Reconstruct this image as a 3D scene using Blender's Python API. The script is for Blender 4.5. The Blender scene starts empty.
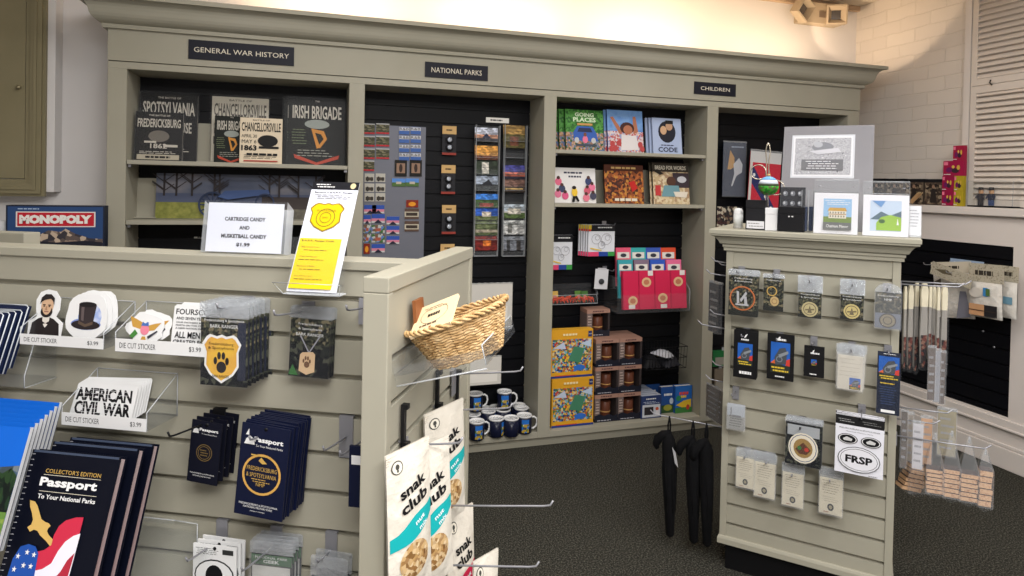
import bpy, math, random
from mathutils import Vector, Matrix
random.seed(7)
SC = bpy.context.scene
# ------------------------------------------------------------ camera
FPX, PX, PY, EYE = 651.1, 512.0, 194.3, 1.39
PITCH, ROLL, YAW = math.radians(.85), math.radians(1.2), math.radians(90 - 72.63)
cp, sp, cr, sr = math.cos(PITCH), math.sin(PITCH), math.cos(ROLL), math.sin(ROLL)
RC = Matrix(((cr, -sr, 0), (sr, cr, 0), (0, 0, 1))) @ Matrix(((1, 0, 0), (0, -sp, -cp), (0, cp, -sp)))
QW = Matrix(((math.cos(YAW), math.sin(YAW), 0), (-math.sin(YAW), math.cos(YAW), 0), (0, 0, 1))).transposed()
QW = Matrix(((math.sin(math.radians(72.63)), math.cos(math.radians(72.63)), 0), (-math.cos(math.radians(72.63)), math.sin(math.radians(72.63)), 0), (0, 0, 1)))
W2C = RC @ QW.transposed()                      # world -> camera (x right, y down, z forward)
cam = bpy.data.objects.new('camera', bpy.data.cameras.new('camera'))
SC.collection.objects.link(cam); SC.camera = cam
C2W = W2C.transposed()
cam.matrix_world = Matrix.Translation((0, 0, EYE)) @ (C2W @ Matrix(((1, 0, 0), (0, -1, 0), (0, 0, -1)))).to_4x4()
cam.data.sensor_width = 36; cam.data.sensor_fit = 'HORIZONTAL'
cam.data.lens = FPX / 1024 * 36
cam.data.shift_x = 0; cam.data.shift_y = -(288 - PY) / 1024
cam.data.clip_start = .02
# ------------------------------------------------------------ view, world, lights
SC.view_settings.view_transform = 'Standard'; SC.view_settings.look = 'None'
SC.view_settings.gamma = 1; SC.view_settings.use_curve_mapping = False
SC.view_settings.exposure = 0.0
w = bpy.data.worlds.new('world'); SC.world = w; w.use_nodes = True
w.node_tree.nodes['Background'].inputs[0].default_value = (.9, .93, 1, 1)
w.node_tree.nodes['Background'].inputs[1].default_value = .3
def area(name, loc, size, power, col, rot=(0, 0, 0), spread=math.pi):
    l = bpy.data.lights.new(name, 'AREA'); l.shape = 'RECTANGLE'; l.size, l.size_y = size
    l.energy = power; l.color = col; l.spread = spread
    o = bpy.data.objects.new(name, l); SC.collection.objects.link(o)
    o.location = loc; o.rotation_euler = rot
    return o
WHITE = (1, .98, .96)
area('ceiling_lamp', (0.2, 0.4, 2.58), (1.2, .6), 34, WHITE)
area('ceiling_lamp', (1.9, 0.5, 2.58), (1.2, .6), 34, WHITE)
area('ceiling_lamp', (0.1, 2.1, 2.58), (1.2, .5), 15, WHITE)
area('ceiling_lamp', (2.0, 2.1, 2.58), (1.2, .5), 16, WHITE)
area('ceiling_lamp', (0.3, -1.0, 2.58), (1.6, .8), 120, WHITE)
for cx_, ce_ in ((.1, 5), (1.0, 5.5), (1.9, 5), (2.75, 3)):
    area('cove_lamp', (cx_, 3.28, 2.17), (.7, .05), ce_, (1, .74, .48), (math.pi - .15, 0, 0))
sl = bpy.data.lights.new('uplight', 'SPOT'); sl.energy = 8; sl.color = (1, .74, .5); sl.spot_size = math.radians(76); sl.spot_blend = .1; sl.shadow_soft_size = .02
so = bpy.data.objects.new('uplight', sl); SC.collection.objects.link(so); so.location = (2.9, 3.3, 2.2); so.rotation_euler = Vector((.6, -.05, .4)).to_track_quat('-Z', 'Y').to_euler()
# ------------------------------------------------------------ pixel of the photograph -> point on a plane
def ray(x, y): return C2W @ Vector((x - PX, y - PY, FPX))
class Frame:
    """vertical plane through P; local x runs along it, local -y points at the viewer"""
    def __init__(s, P, rz): s.P = Vector(P); s.rz = rz; s.d = Vector((math.cos(rz), math.sin(rz), 0)); s.n = Vector((math.sin(rz), -math.cos(rz), 0))
    def hit(s, x, y, off=0):
        r = ray(x, y); o = Vector((0, 0, EYE)); return o + r * (((s.P + s.n * off) - o).dot(s.n) / r.dot(s.n))
    def rect(s, x0, y0, x1, y1, off=0, z=None):
        xc, ym = (x0 + x1) / 2, (y0 + y1) / 2
        b, t = s.hit(xc, y1, off), s.hit(xc, y0, off)
        wd = (s.hit(x1, ym, off) - s.hit(x0, ym, off)).length
        if z is not None: b = Vector((b.x, b.y, z))
        return b, wd, abs(t.z - b.z)
    def to_local(s, v): d = Vector(v) - s.P; return d.dot(s.d), -d.dot(s.n), d.z
def hitz(x, y, z):
    r = ray(x, y); return Vector((0, 0, EYE)) + r * ((z - EYE) / r.z)
# ------------------------------------------------------------ materials
MATS = {}
def lin(c): c /= 255; return c / 12.92 if c <= .04045 else ((c + .055) / 1.055) ** 2.4
def newmat(key):
    m = bpy.data.materials.new(key); m.use_nodes = True; MATS[key] = m
    return m, m.node_tree.nodes, m.node_tree.links, m.node_tree.nodes['Principled BSDF']
def C(r, g, b, rough=.55, metal=0, spec=.22):
    key = 'col_%d_%d_%d_%d_%d' % (r, g, b, rough * 100, metal * 10)
    if key in MATS: return MATS[key]
    m, n, l, p = newmat(key)
    p.inputs['Base Color'].default_value = (lin(r), lin(g), lin(b), 1)
    p.inputs['Roughness'].default_value = rough; p.inputs['Metallic'].default_value = metal
    p.inputs['Specular IOR Level'].default_value = spec
    return m
def noisy(key, cols, scale, rough=.8, bump=0, detail=4, stops=None, kind='noise', const=False, stretch=(1, 1, 1), spec=.2):
    if key in MATS: return MATS[key]
    m, n, l, p = newmat(key)
    tc = n.new('ShaderNodeTexCoord'); mp = n.new('ShaderNodeMapping'); mp.inputs['Scale'].default_value = stretch
    l.new(tc.outputs['Object'], mp.inputs[0])
    if kind == 'noise':
        t = n.new('ShaderNodeTexNoise'); t.inputs['Scale'].default_value = scale; t.inputs['Detail'].default_value = detail; out = t.outputs[0]
    else:
        t = n.new('ShaderNodeTexVoronoi'); t.inputs['Scale'].default_value = scale
        sv = n.new('ShaderNodeSeparateColor'); l.new(t.outputs['Color'], sv.inputs[0]); out = sv.outputs[0]
    l.new(mp.outputs[0], t.inputs['Vector'])
    r = n.new('ShaderNodeValToRGB'); r.color_ramp.interpolation = 'CONSTANT' if const else 'LINEAR'
    k = len(cols); e = r.color_ramp.elements
    if stops is None:
        lo, hi = (.3, .7) if kind == 'noise' else (0, 1)
        stops = [lo + (hi - lo) * i / (k if const else k - 1) for i in range(k)]
    while len(e) < k: e.new(.5)
    for i in range(k): e[i].position = stops[i]; e[i].color = (lin(cols[i][0]), lin(cols[i][1]), lin(cols[i][2]), 1)
    l.new(out, r.inputs[0]); l.new(r.outputs[0], p.inputs['Base Color'])
    p.inputs['Roughness'].default_value = rough; p.inputs['Specular IOR Level'].default_value = spec
    if bump:
        b = n.new('ShaderNodeBump'); b.inputs['Strength'].default_value = bump; b.inputs['Distance'].default_value = .01
        l.new(out, b.inputs['Height']); l.new(b.outputs[0], p.inputs['Normal'])
    return m
def mosaic(key, cols, scale, rough=.45, stretch=(1, 1, 1)): return noisy(key, cols, scale, rough, 0, 2, None, 'vor', True, stretch)
def photo(key, cols, scale, rough=.4, stretch=(1, 1, 1)): return noisy(key, cols, scale, rough, 0, 5, None, 'noise', False, stretch)
def plastic(key, tint, body, gloss, rough=.08, bump=0, bscale=60):
    """thin clear film or sheet: see-through, a little milky, glossy"""
    if key in MATS: return MATS[key]
    m, n, l, p = newmat(key); n.remove(p)
    out = n['Material Output'] if 'Material Output' in n else n.new('ShaderNodeOutputMaterial')
    tr = n.new('ShaderNodeBsdfTransparent'); tr.inputs[0].default_value = (*tint, 1)
    df = n.new('ShaderNodeBsdfDiffuse'); df.inputs[0].default_value = (.86, .88, .92, 1)
    gl = n.new('ShaderNodeBsdfGlossy'); gl.inputs['Roughness'].default_value = rough
    a = n.new('ShaderNodeMixShader'); a.inputs[0].default_value = body
    l.new(tr.outputs[0], a.inputs[1]); l.new(df.outputs[0], a.inputs[2])
    fr = n.new('ShaderNodeLayerWeight'); fr.inputs[0].default_value = gloss
    cap_ = n.new('ShaderNodeMath'); cap_.operation = 'MULTIPLY'; cap_.inputs[1].default_value = .45; l.new(fr.outputs['Fresnel'], cap_.inputs[0])
    b = n.new('ShaderNodeMixShader'); l.new(cap_.outputs[0], b.inputs[0]); l.new(a.outputs[0], b.inputs[1]); l.new(gl.outputs[0], b.inputs[2])
    if bump:
        t = n.new('ShaderNodeTexNoise'); t.inputs['Scale'].default_value = bscale; t.inputs['Detail'].default_value = 3; t.inputs['Distortion'].default_value = 1.5
        tc = n.new('ShaderNodeTexCoord'); l.new(tc.outputs['Object'], t.inputs['Vector'])
        bp = n.new('ShaderNodeBump'); bp.inputs['Strength'].default_value = bump; bp.inputs['Distance'].default_value = .02
        l.new(t.outputs[0], bp.inputs['Height']); l.new(bp.outputs[0], gl.inputs['Normal']); l.new(bp.outputs[0], fr.inputs['Normal'])
    l.new(b.outputs[0], out.inputs[0])
    return m
ACR = plastic('acrylic', (.985, .99, .99), .02, .08, .05)
ACRE = plastic('acrylic_edge', (.95, .97, .97), .35, .25, .1)
FILM = plastic('bag_film', (.99, .99, .99), .015, .05, .12, .5, 45)
MILK = plastic('bag_top_film', (.95, .97, .98), .2, .35, .2, .9, 60)
HANG = plastic('poly_bag', (.98, .98, .98), .12, .2, .15, .8, 35)
PAINT = noisy('sage_paint', [(159, 155, 139), (165, 161, 146)], 3, .5, .02, 3)
PAINT2 = PAINT
BLACK = noisy('black_slatwall', [(6, 7, 12), (9, 10, 16)], 5, .5)
METAL = C(150, 150, 156, .3, .4, .6)
DMETAL = C(40, 40, 42, .4, .6)
WHT = C(228, 228, 228, .6); INK = C(20, 20, 22, .5); NAVY = C(16, 22, 48, .45); CREAM = C(222, 214, 196, .6)
GOLD = C(196, 160, 84, .45); GREY = C(120, 120, 122)
# ------------------------------------------------------------ mesh builder
TXT = {}
def glyphs(s, bold):
    k = (s, bold)
    if k not in TXT:
        cu = bpy.data.curves.new('t', 'FONT'); cu.body = s; cu.resolution_u = 2; cu.offset = bold * .02
        o = bpy.data.objects.new('t', cu); SC.collection.objects.link(o)
        bpy.context.view_layer.update()
        me = bpy.data.meshes.new_from_object(o.evaluated_get(bpy.context.evaluated_depsgraph_get()))
        vs = [(v.co.x, v.co.y) for v in me.vertices]; fs = [tuple(p.vertices) for p in me.polygons]
        x0, x1 = min(v[0] for v in vs), max(v[0] for v in vs); y0, y1 = min(v[1] for v in vs), max(v[1] for v in vs)
        TXT[k] = ([((a - x0) / (x1 - x0) - .5, (b - y0) / (y1 - y0) - .5) for a, b in vs], fs, (x1 - x0) / (y1 - y0))
        bpy.data.objects.remove(o); bpy.data.curves.remove(cu); bpy.data.meshes.remove(me)
    return TXT[k]
class MB:
    def __init__(s): s.v = []; s.f = []; s.i = []; s.m = []; s.sm = []
    def mi(s, m):
        if m not in s.m: s.m.append(m)
        return s.m.index(m)
    def add(s, vs, fs, m, smooth=False):
        b = len(s.v); s.v += [tuple(v) for v in vs]; k = s.mi(m)
        for f in fs: s.f.append(tuple(b + j for j in f)); s.i.append(k); s.sm.append(smooth)
        return s
    def box(s, x0, x1, y0, y1, z0, z1, m):
        vs = [(x, y, z) for x in (x0, x1) for y in (y0, y1) for z in (z0, z1)]
        return s.add(vs, [(0, 1, 3, 2), (4, 6, 7, 5), (0, 4, 5, 1), (2, 3, 7, 6), (0, 2, 6, 4), (1, 5, 7, 3)], m)
    def poly(s, pts, y, m): return s.add([(a, y, b) for a, b in pts], [tuple(range(len(pts)))], m)
    def prism(s, pts, y0, y1, m, side=None):
        n = len(pts); vs = [(a, y0, b) for a, b in pts] + [(a, y1, b) for a, b in pts]
        s.add(vs, [tuple(range(n)), tuple(range(2 * n - 1, n - 1, -1))], m)
        return s.add(vs, [(i, (i + 1) % n, n + (i + 1) % n, n + i) for i in range(n)], side or m)
    def tube(s, pts, r, m, n=6, close=False):
        pts = [Vector(p) for p in pts]; N = len(pts); rs = r if isinstance(r, (list, tuple)) else [r] * N
        vs = []; up = None
        for i, p in enumerate(pts):
            a = pts[(i - 1) % N] if close or i else p; b = pts[(i + 1) % N] if close or i < N - 1 else p
            t = (b - a).normalized() if (b - a).length > 1e-9 else Vector((0, 0, 1))
            if up is None: up = t.orthogonal().normalized()
            u = up - t * up.dot(t); u = u.normalized() if u.length > 1e-6 else t.orthogonal().normalized(); up = u
            v = t.cross(u)
            vs += [p + (u * math.cos(2 * math.pi * k / n) + v * math.sin(2 * math.pi * k / n)) * rs[i] for k in range(n)]
        fs = []
        for i in range(N if close else N - 1):
            j = (i + 1) % N
            fs += [(i * n + k, i * n + (k + 1) % n, j * n + (k + 1) % n, j * n + k) for k in range(n)]
        if not close: fs += [tuple(range(n))[::-1], tuple((N - 1) * n + k for k in range(n))]
        return s.add(vs, fs, m, True)
    def lathe(s, prof, cx, cy, m, n=20, cz=0, smooth=True):
        vs = [(cx + r * math.cos(2 * math.pi * k / n), cy + r * math.sin(2 * math.pi * k / n), cz + z) for r, z in prof for k in range(n)]
        fs = [(i * n + k, i * n + (k + 1) % n, (i + 1) * n + (k + 1) % n, (i + 1) * n + k) for i in range(len(prof) - 1) for k in range(n)]
        if prof[0][0] > 1e-5: fs.append(tuple(range(n))[::-1])
        if prof[-1][0] > 1e-5: fs.append(tuple((len(prof) - 1) * n + k for k in range(n)))
        return s.add(vs, fs, m, smooth)
    def rings(s, x0, x1, y0, y1, prof, m, back=True):
        """moulding that runs round a rectangle: prof = [(outset, z), ...]"""
        vs = []
        for o, z in prof: bk = y1 + (o if back else 0); vs += [(x0 - o, y0 - o, z), (x1 + o, y0 - o, z), (x1 + o, bk, z), (x0 - o, bk, z)]
        fs = [(4 * i + k, 4 * i + (k + 1) % 4, 4 * i + 4 + (k + 1) % 4, 4 * i + 4 + k) for i in range(len(prof) - 1) for k in range(4)]
        fs += [(3, 2, 1, 0), tuple(4 * (len(prof) - 1) + k for k in range(4))]
        return s.add(vs, fs, m)
    def text(s, t, cx, cz, h, y, m, w=None, bold=0, rot=0, maxw=None):
        vs, fs, asp = glyphs(t, bold)
        if w is None: w = asp * h
        if maxw and w > maxw: w = maxw
        c, q = math.cos(rot), math.sin(rot)
        return s.add([(cx + a * w * c - b * h * q, y, cz + a * w * q + b * h * c) for a, b in vs], fs, m)
    def xf(s, M, k0=0):
        for k in range(k0, len(s.v)): s.v[k] = tuple(M @ Vector(s.v[k]))
        return s
    def build(s, name, parent=None, loc=None, rot=None, bevel=0, label=None):
        me = bpy.data.meshes.new(name); me.from_pydata(s.v, [], s.f)
        for m in s.m: me.materials.append(m)
        me.polygons.foreach_set('material_index', s.i); me.polygons.foreach_set('use_smooth', s.sm); me.update()
        o = bpy.data.objects.new(name, me); SC.collection.objects.link(o)
        if parent: o.parent = parent
        if loc is not None: o.location = loc
        if rot is not None: o.rotation_euler = rot
        if label: o['label'] = label
        if bevel:
            b = o.modifiers.new('bevel', 'BEVEL'); b.width = bevel; b.segments = 2; b.limit_method = 'ANGLE'
        return o
class Art:
    """printing on a face: u to the right 0..1, v up 0..1; each layer lies a hair over the last"""
    def __init__(s, mb, x0, z0, w, h, y, step=.00025): s.b, s.x, s.z, s.w, s.h, s.y, s.st = mb, x0, z0, w, h, y, step
    def up(s): s.y -= s.st; return s.y
    def P(s, u, v): return s.x + u * s.w, s.z + v * s.h
    def r(s, u0, v0, u1, v1, m): s.b.poly([s.P(u0, v0), s.P(u1, v0), s.P(u1, v1), s.P(u0, v1)], s.up(), m); return s
    def p(s, pts, m): s.b.poly([s.P(*q) for q in pts], s.up(), m); return s
    def e(s, u, v, ru, rv, m, n=18, a0=0, a1=None):
        if a1 is None: pts = [s.P(u + ru * math.cos(2 * math.pi * k / n), v + rv * math.sin(2 * math.pi * k / n)) for k in range(n)]
        else: pts = [s.P(u + ru * math.cos(a0 + (a1 - a0) * k / n), v + rv * math.sin(a0 + (a1 - a0) * k / n)) for k in range(n + 1)]
        s.b.poly(pts, s.up(), m); return s
    def ring(s, u, v, r, t, m, n=28, asp=None):
        y = s.up(); cx, cz = s.P(u, v); ro = r * s.w; ri = ro - t * s.w; vs = []; k2 = asp or 1
        for k in range(n): a = 2 * math.pi * k / n; vs += [(cx + ro * math.cos(a), y, cz + ro * k2 * math.sin(a)), (cx + ri * math.cos(a), y, cz + ri * k2 * math.sin(a))]
        s.b.add(vs, [(2 * k, 2 * ((k + 1) % n), 2 * ((k + 1) % n) + 1, 2 * k + 1) for k in range(n)], m); return s
    def t(s, txt, u, v, hh, m, w=None, bold=0, rot=0, maxw=None):
        cx, cz = s.P(u, v); s.b.text(txt, cx, cz, hh * s.h, s.up(), m, w * s.w if w else None, bold, rot, maxw * s.w if maxw else None); return s
    def scr(s, u, v, hh, m, w): return s.lines(u - w / 2, u + w / 2, v - hh / 2, v + hh / 2, 1, m, .85, int(u * 97 + v * 31))
    def lines(s, u0, u1, v0, v1, n, m, th=.4, seed=1):
        rr = random.Random(seed); st = (v1 - v0) / n; y = s.up()
        for k in range(n):
            v = v1 - (k + .5) * st; u = u0
            a = u0 + (u1 - u0) * rr.uniform(0, .12); b = u1 - (u1 - u0) * rr.uniform(0, .3)
            while a < b:
                q = min(b, a + (u1 - u0) * rr.uniform(.08, .2))
                s.b.poly([s.P(a, v - st * th / 2), s.P(q, v - st * th / 2), s.P(q, v + st * th / 2), s.P(a, v + st * th / 2)], y, m)
                a = q + (u1 - u0) * .03
        return s
# ------------------------------------------------------------ things
def thing(name, label, cat, loc=(0, 0, 0), rot=(0, 0, 0), group=None):
    o = bpy.data.objects.new(name, None); SC.collection.objects.link(o); o.empty_display_size = .05
    o.location = loc; o.rotation_euler = rot; o['label'] = label; o['category'] = cat
    if group: o['group'] = group
    return o
def tag(o, label, cat, group=None):
    o['label'] = label; o['category'] = cat
    if group: o['group'] = group
    return o
def struct(o): o['kind'] = 'structure'; return o
def dup(root, loc=None, rot=None, label=None, group=None):
    r = root.copy(); SC.collection.objects.link(r)
    if loc is not None: r.location = loc
    if rot is not None: r.rotation_euler = rot
    if label: r['label'] = label
    if group: r['group'] = group
    for ch in list(root.children):
        c = ch.copy(); SC.collection.objects.link(c); c.parent = r
        for g in ch.children: d = g.copy(); SC.collection.objects.link(d); d.parent = c
    return r
ORD = ['front', 'second', 'third', 'fourth', 'fifth', 'sixth', 'seventh', 'eighth', 'ninth', 'tenth', 'eleventh', 'twelfth']
def nth(k, n): return 'frontmost' if k == 0 else ('rearmost' if k == n - 1 else ORD[k] + ' from the front')
# ============================================================ THE ROOM
XR, XB, YB, CE = 3.40, 3.50, 3.51, 2.63          # lower right wall, upper brick wall, back wall, ceiling
carpet = noisy('carpet', [(27, 27, 25), (52, 51, 46), (104, 102, 92)], 170, 1, .5, 3, [.3, .5, .72], spec=.05)
struct(MB().box(-2.6, XB + .1, -2.6, YB + .1, -.05, 0, carpet).build('floor'))
struct(MB().box(-2.6, XB + .1, -2.6, YB + .1, CE, CE + .05, C(205, 195, 180, .9)).build('ceiling'))
wallp = noisy('wall_paint', [(224, 221, 220), (228, 225, 224)], 2, .85)
struct(MB().box(-2.6, XB, YB, YB + .1, 0, CE, wallp).build('wall_back'))
struct(MB().box(-2.7, -2.6, -2.6, YB, 0, CE, wallp).build('wall_left'))
struct(MB().box(-2.6, XB, -2.7, -2.6, 0, CE, wallp).build('wall_front'))
def brickmat():
    m, n, l, p = newmat('painted_block')
    tc = n.new('ShaderNodeTexCoord'); sx = n.new('ShaderNodeSeparateXYZ'); cx = n.new('ShaderNodeCombineXYZ')
    l.new(tc.outputs['Object'], sx.inputs[0]); l.new(sx.outputs['Y'], cx.inputs[0]); l.new(sx.outputs['Z'], cx.inputs[1])
    b = n.new('ShaderNodeTexBrick'); b.inputs['Scale'].default_value = 1
    b.inputs['Brick Width'].default_value = .205; b.inputs['Row Height'].default_value = .08; b.inputs['Mortar Size'].default_value = .004
    b.inputs['Mortar Smooth'].default_value = .6
    b.inputs['Color1'].default_value = (lin(212), lin(204), lin(195), 1); b.inputs['Color2'].default_value = (lin(206), lin(198), lin(190), 1)
    b.inputs['Mortar'].default_value = (lin(205), lin(197), lin(188), 1)
    ns = n.new('ShaderNodeTexNoise'); ns.inputs['Scale'].default_value = 9; l.new(tc.outputs['Object'], ns.inputs['Vector'])
    ad = n.new('ShaderNodeVectorMath'); sc = n.new('ShaderNodeVectorMath'); sc.operation = 'SCALE'; sc.inputs['Scale'].default_value = .02
    l.new(ns.outputs['Color'], sc.inputs[0]); l.new(cx.outputs[0], ad.inputs[0]); l.new(sc.outputs[0], ad.inputs[1]); l.new(ad.outputs[0], b.inputs['Vector'])
    l.new(b.outputs['Color'], p.inputs['Base Color']); p.inputs['Roughness'].default_value = .7
    mx = n.new('ShaderNodeMath'); mx.operation = 'MULTIPLY_ADD'; mx.inputs[1].default_value = -1; l.new(b.outputs['Fac'], mx.inputs[0])
    n2 = n.new('ShaderNodeMath'); n2.operation = 'MULTIPLY'; n2.inputs[1].default_value = .4; l.new(ns.outputs[0], n2.inputs[0]); l.new(n2.outputs[0], mx.inputs[2])
    bp = n.new('ShaderNodeBump'); bp.inputs['Strength'].default_value = .5; bp.inputs['Distance'].default_value = .006
    l.new(mx.outputs[0], bp.inputs['Height']); l.new(bp.outputs[0], p.inputs['Normal'])
    return m
struct(MB().box(XB, XB + .1, -2.6, YB + .1, 1.28, CE, brickmat()).build('wall_right'))
offw = noisy('wall_panel', [(212, 204, 197), (217, 209, 203)], 2.2, .7)
FLW = Frame((XR, 0, 0), -math.pi / 2)
# lower right wall: panelled dado with a black slatwall let into it
PZ0, PZ1, PY0, PY1 = .262, 1.128, 2.375, 3.2
b = MB()
b.box(XR, XB + .1, -2.6, PY0, 0, 1.28, offw); b.box(XR, XB + .1, PY1, YB, 0, 1.28, offw)
b.box(XR, XB + .1, PY0, PY1, 0, PZ0, offw); b.box(XR, XB + .1, PY0, PY1, PZ1, 1.28, offw)
b.box(XR + .03, XB + .1, PY0, PY1, PZ0, PZ1, offw)
struct(b.build('wall_right_dado'))
b = MB(); b.box(XR + .018, XR + .03, PY0, PY1, PZ0, PZ1, BLACK)
z = PZ1
while z > PZ0 + .02:
    b.box(XR + .006, XR + .018, PY0, PY1, max(PZ0, z - .068), z, BLACK); z -= .0762
for (yy, zz) in ((2.46, .60), (2.52, .67), (2.44, .94), (2.8, .36)):
    b.xf(Matrix.Identity(4)); k0 = len(b.v); b.lathe([(0, 0), (.006, 0), (.006, .003), (0, .004)], 0, 0, METAL, 10)
    b.xf(Matrix.Translation((XR + .006, yy, zz)) @ Matrix.Rotation(-math.pi / 2, 4, 'Y'), k0)
struct(b.build('trim_1'))
b = MB(); b.box(XR - .012, XR, -2.6, YB, PZ0 - .055, PZ0 - .012, offw); b.box(XR - .018, XR, -2.6, YB, PZ0 - .064, PZ0 - .052, offw)
struct(b.build('trim_2', bevel=.003))
struct(MB().box(XR - .03, XB, -2.6, YB, 1.28, 1.322, offw).build('trim_3', bevel=.004))     # ledge
b = MB(); b.box(XR - .016, XR, -2.6, YB, 0, .105, offw); b.box(XR - .01, XR, -2.6, YB, .105, .125, offw)
struct(b.build('baseboard_right', bevel=.004))
# shuttered window on the right wall
b = MB(); wy1, wy0 = 2.72, 1.2
b.box(XB - .03, XB, wy1 - .035, wy1, 1.322, CE, offw); b.box(XB - .03, XB, wy0, wy0 + .035, 1.322, CE, offw)
b.box(XB - .03, XB, wy0 + .035, wy1 - .035, CE - .05, CE, offw)
wf = struct(b.build('window_1'))
shw = noisy('shutter_paint', [(208, 197, 186), (212, 202, 192)], 2, .6)
yA, yB2 = wy1 - .04, wy0 + .04
def shutter(z0, z1, ya, yb):
    b = MB(); st = .032
    for a_, b_ in ((ya - st, ya), (yb, yb + st)): b.box(XB - .028, XB - .008, a_, b_, z0, z1, shw)
    b.box(XB - .028, XB - .008, yb + st, ya - st, z0, z0 + .04, shw); b.box(XB - .028, XB - .008, yb + st, ya - st, z1 - .04, z1, shw)
    fr = b.build('shutter', wf)
    b = MB(); z = z0 + .05
    while z < z1 - .04:
        k0 = len(b.v); b.box(-.019, .019, yb + st, ya - st, -.0025, .0025, shw)
        b.xf(Matrix.Translation((XB - .018, 0, z)) @ Matrix.Rotation(math.radians(-50), 4, 'Y'), k0); z += .031
    b.box(XB - .012, XB - .009, yb + st, ya - st, z0 + .04, z1 - .04, shw)
    b.build('louvres', fr)
shutter(1.9825, CE - .05, yA, 2.0); shutter(1.328, 1.98, yA, 2.0)
b = MB(); b.tube([(XB - .035, 2.56, 1.975), (XB - .05, 2.56, 1.985), (XB - .05, 2.555, 2.0)], .004, DMETAL); b.build('latch', wf)
# ceiling cove trim seen in the top corner
struct(MB().box(2.6, XB, YB - .03, YB, CE - .035, CE, C(190, 165, 140, .8)).build('trim_4', bevel=.004))
# left: built-out cabinet with a paneled door and knob
cabc = noisy('cabinet_paint', [(132, 124, 96), (140, 131, 103)], 4, .5, .02)
cab = thing('wall_cabinet', 'olive wall cabinet with small round knob, at the far upper left', 'cabinet', (0, 0, 0))
CY0 = 3.40; _c = Frame((0, 3.42, 0), 0).hit(54, 196.5); CX1, CZ0 = _c.x, _c.z
b = MB(); b.box(-2.0, CX1, CY0 + .02, YB - .002, CZ0 + .02, CE - .002, wallp); b.build('cabinet_case', cab)
b = MB()
for o0, o1, dy in ((0, .075, 0), (.012, .055, -.012), (.03, .042, -.018)):
    b.box(CX1 - .03 - o1, CX1 - .03 - o0, CY0 + dy, CY0 + .02, CZ0 + o0, CE - .01, cabc)
    b.box(-2.0, CX1 - .03 - o1, CY0 + dy, CY0 + .02, CZ0 + o0, CZ0 + o1, cabc)
b.build('face_frame', cab)
b = MB(); b.box(-1.9, CX1 - .108, CY0 + .004, CY0 + .018, CZ0 + .078, CE - .03, cabc)
dr = b.build('door', cab, bevel=.002)
kp = Frame((0, CY0, 0), 0).hit(19.5, 87.5, 0)
b = MB(); b.lathe([(0, .022), (.007, .021), (.01, .016), (.009, .011), (.004, .007), (.004, 0), (.006, -.002)], 0, 0, C(150, 140, 110, .3, .5), 14)
b.xf(Matrix.Translation((kp.x, CY0 + .004, kp.z)) @ Matrix.Rotation(math.pi / 2, 4, 'X')); b.build('knob', dr)
# ============================================================ BOOKCASE (world axes: x along it, y depth)
BF, BBK = 3.223, 3.47                                # front plane and back panel
bc = thing('bookcase', 'tall sage green four-bay bookcase with deep crown moulding against the back wall', 'bookcase', (1.2, BF, 0))
def bp(mb, name, parent=None, bevel=.0015, label=None):
    o = mb.build(name, parent or bc, bevel=bevel, label=label)
    if not parent: o.location = (-1.2, -BF, 0)
    return o
BX0, BX1 = -.838, 3.255
bays = [(-.764, .18), (.253, 1.176), (1.246, 2.168), (2.24, 3.167)]
prof = [(0, 2.028), (.018, 2.03), (.02, 2.042), (.018, 2.048), (.024, 2.05), (.034, 2.055), (.045, 2.063), (.053, 2.073), (.058, 2.085), (.061, 2.1), (.065, 2.113), (.071, 2.124), (.081, 2.132), (.093, 2.137), (.106, 2.139), (.106, 2.158), (.1, 2.16)]
b = MB(); b.rings(BX0, BX1, BF, BBK, prof, PAINT, False)
bp(b, 'crown_moulding', bevel=0)
b = MB(); b.box(BX0, BX1, BF - .004, BBK, 1.893, 2.03, PAINT); bp(b, 'frieze')
b = MB(); b.box(BX0, BX1, BF, BBK, 1.86, 1.89, PAINT); bp(b, 'top_rail')
edges = [BX0] + [e for bb in bays for e in bb] + [BX1]
for k in range(5):
    b = MB(); b.box(edges[2 * k], edges[2 * k + 1], BF, BBK, .05, 1.8605, PAINT); bp(b, 'upright', bevel=.002)
b = MB(); b.box(BX0, BX1, BF + .001, BBK, .05, .082, PAINT); bp(b, 'bottom_shelf')
b = MB(); b.box(BX0, BX1, BF + .025, BF + .045, 0, .05, PAINT); bp(b, 'kickboard')
for k, (x0, x1) in enumerate(bays):
    b = MB(); b.box(x0, x1, BBK - .002, BBK + .012, .08, 1.862, BLACK)
    z = 1.86
    while z > .1: b.box(x0, x1, BBK - .013, BBK - .001, max(.082, z - .068), z, BLACK); z -= .0762
    bp(b, 'back_panel', bevel=0)
SH = {1: (1.464, 1.198), 3: (1.582, 1.296)}
for bay, zs in SH.items():
    x0, x1 = bays[bay - 1]
    for z in zs:
        b = MB(); b.box(x0 + .002, x1 - .002, BF + .004, BBK - .014, z - .019, z, PAINT); sh = bp(b, 'shelf')
        for sx in (x0 + .004, x1 - .016):
            b = MB(); b.box(sx, sx + .012, BF + .02, BF + .05, z - .032, z - .0195, METAL); o = b.build('shelf_bracket', sh)
FB = Frame((0, BF, 0), 0)
FBB = Frame((0, BBK - .013, 0), 0)
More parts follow.
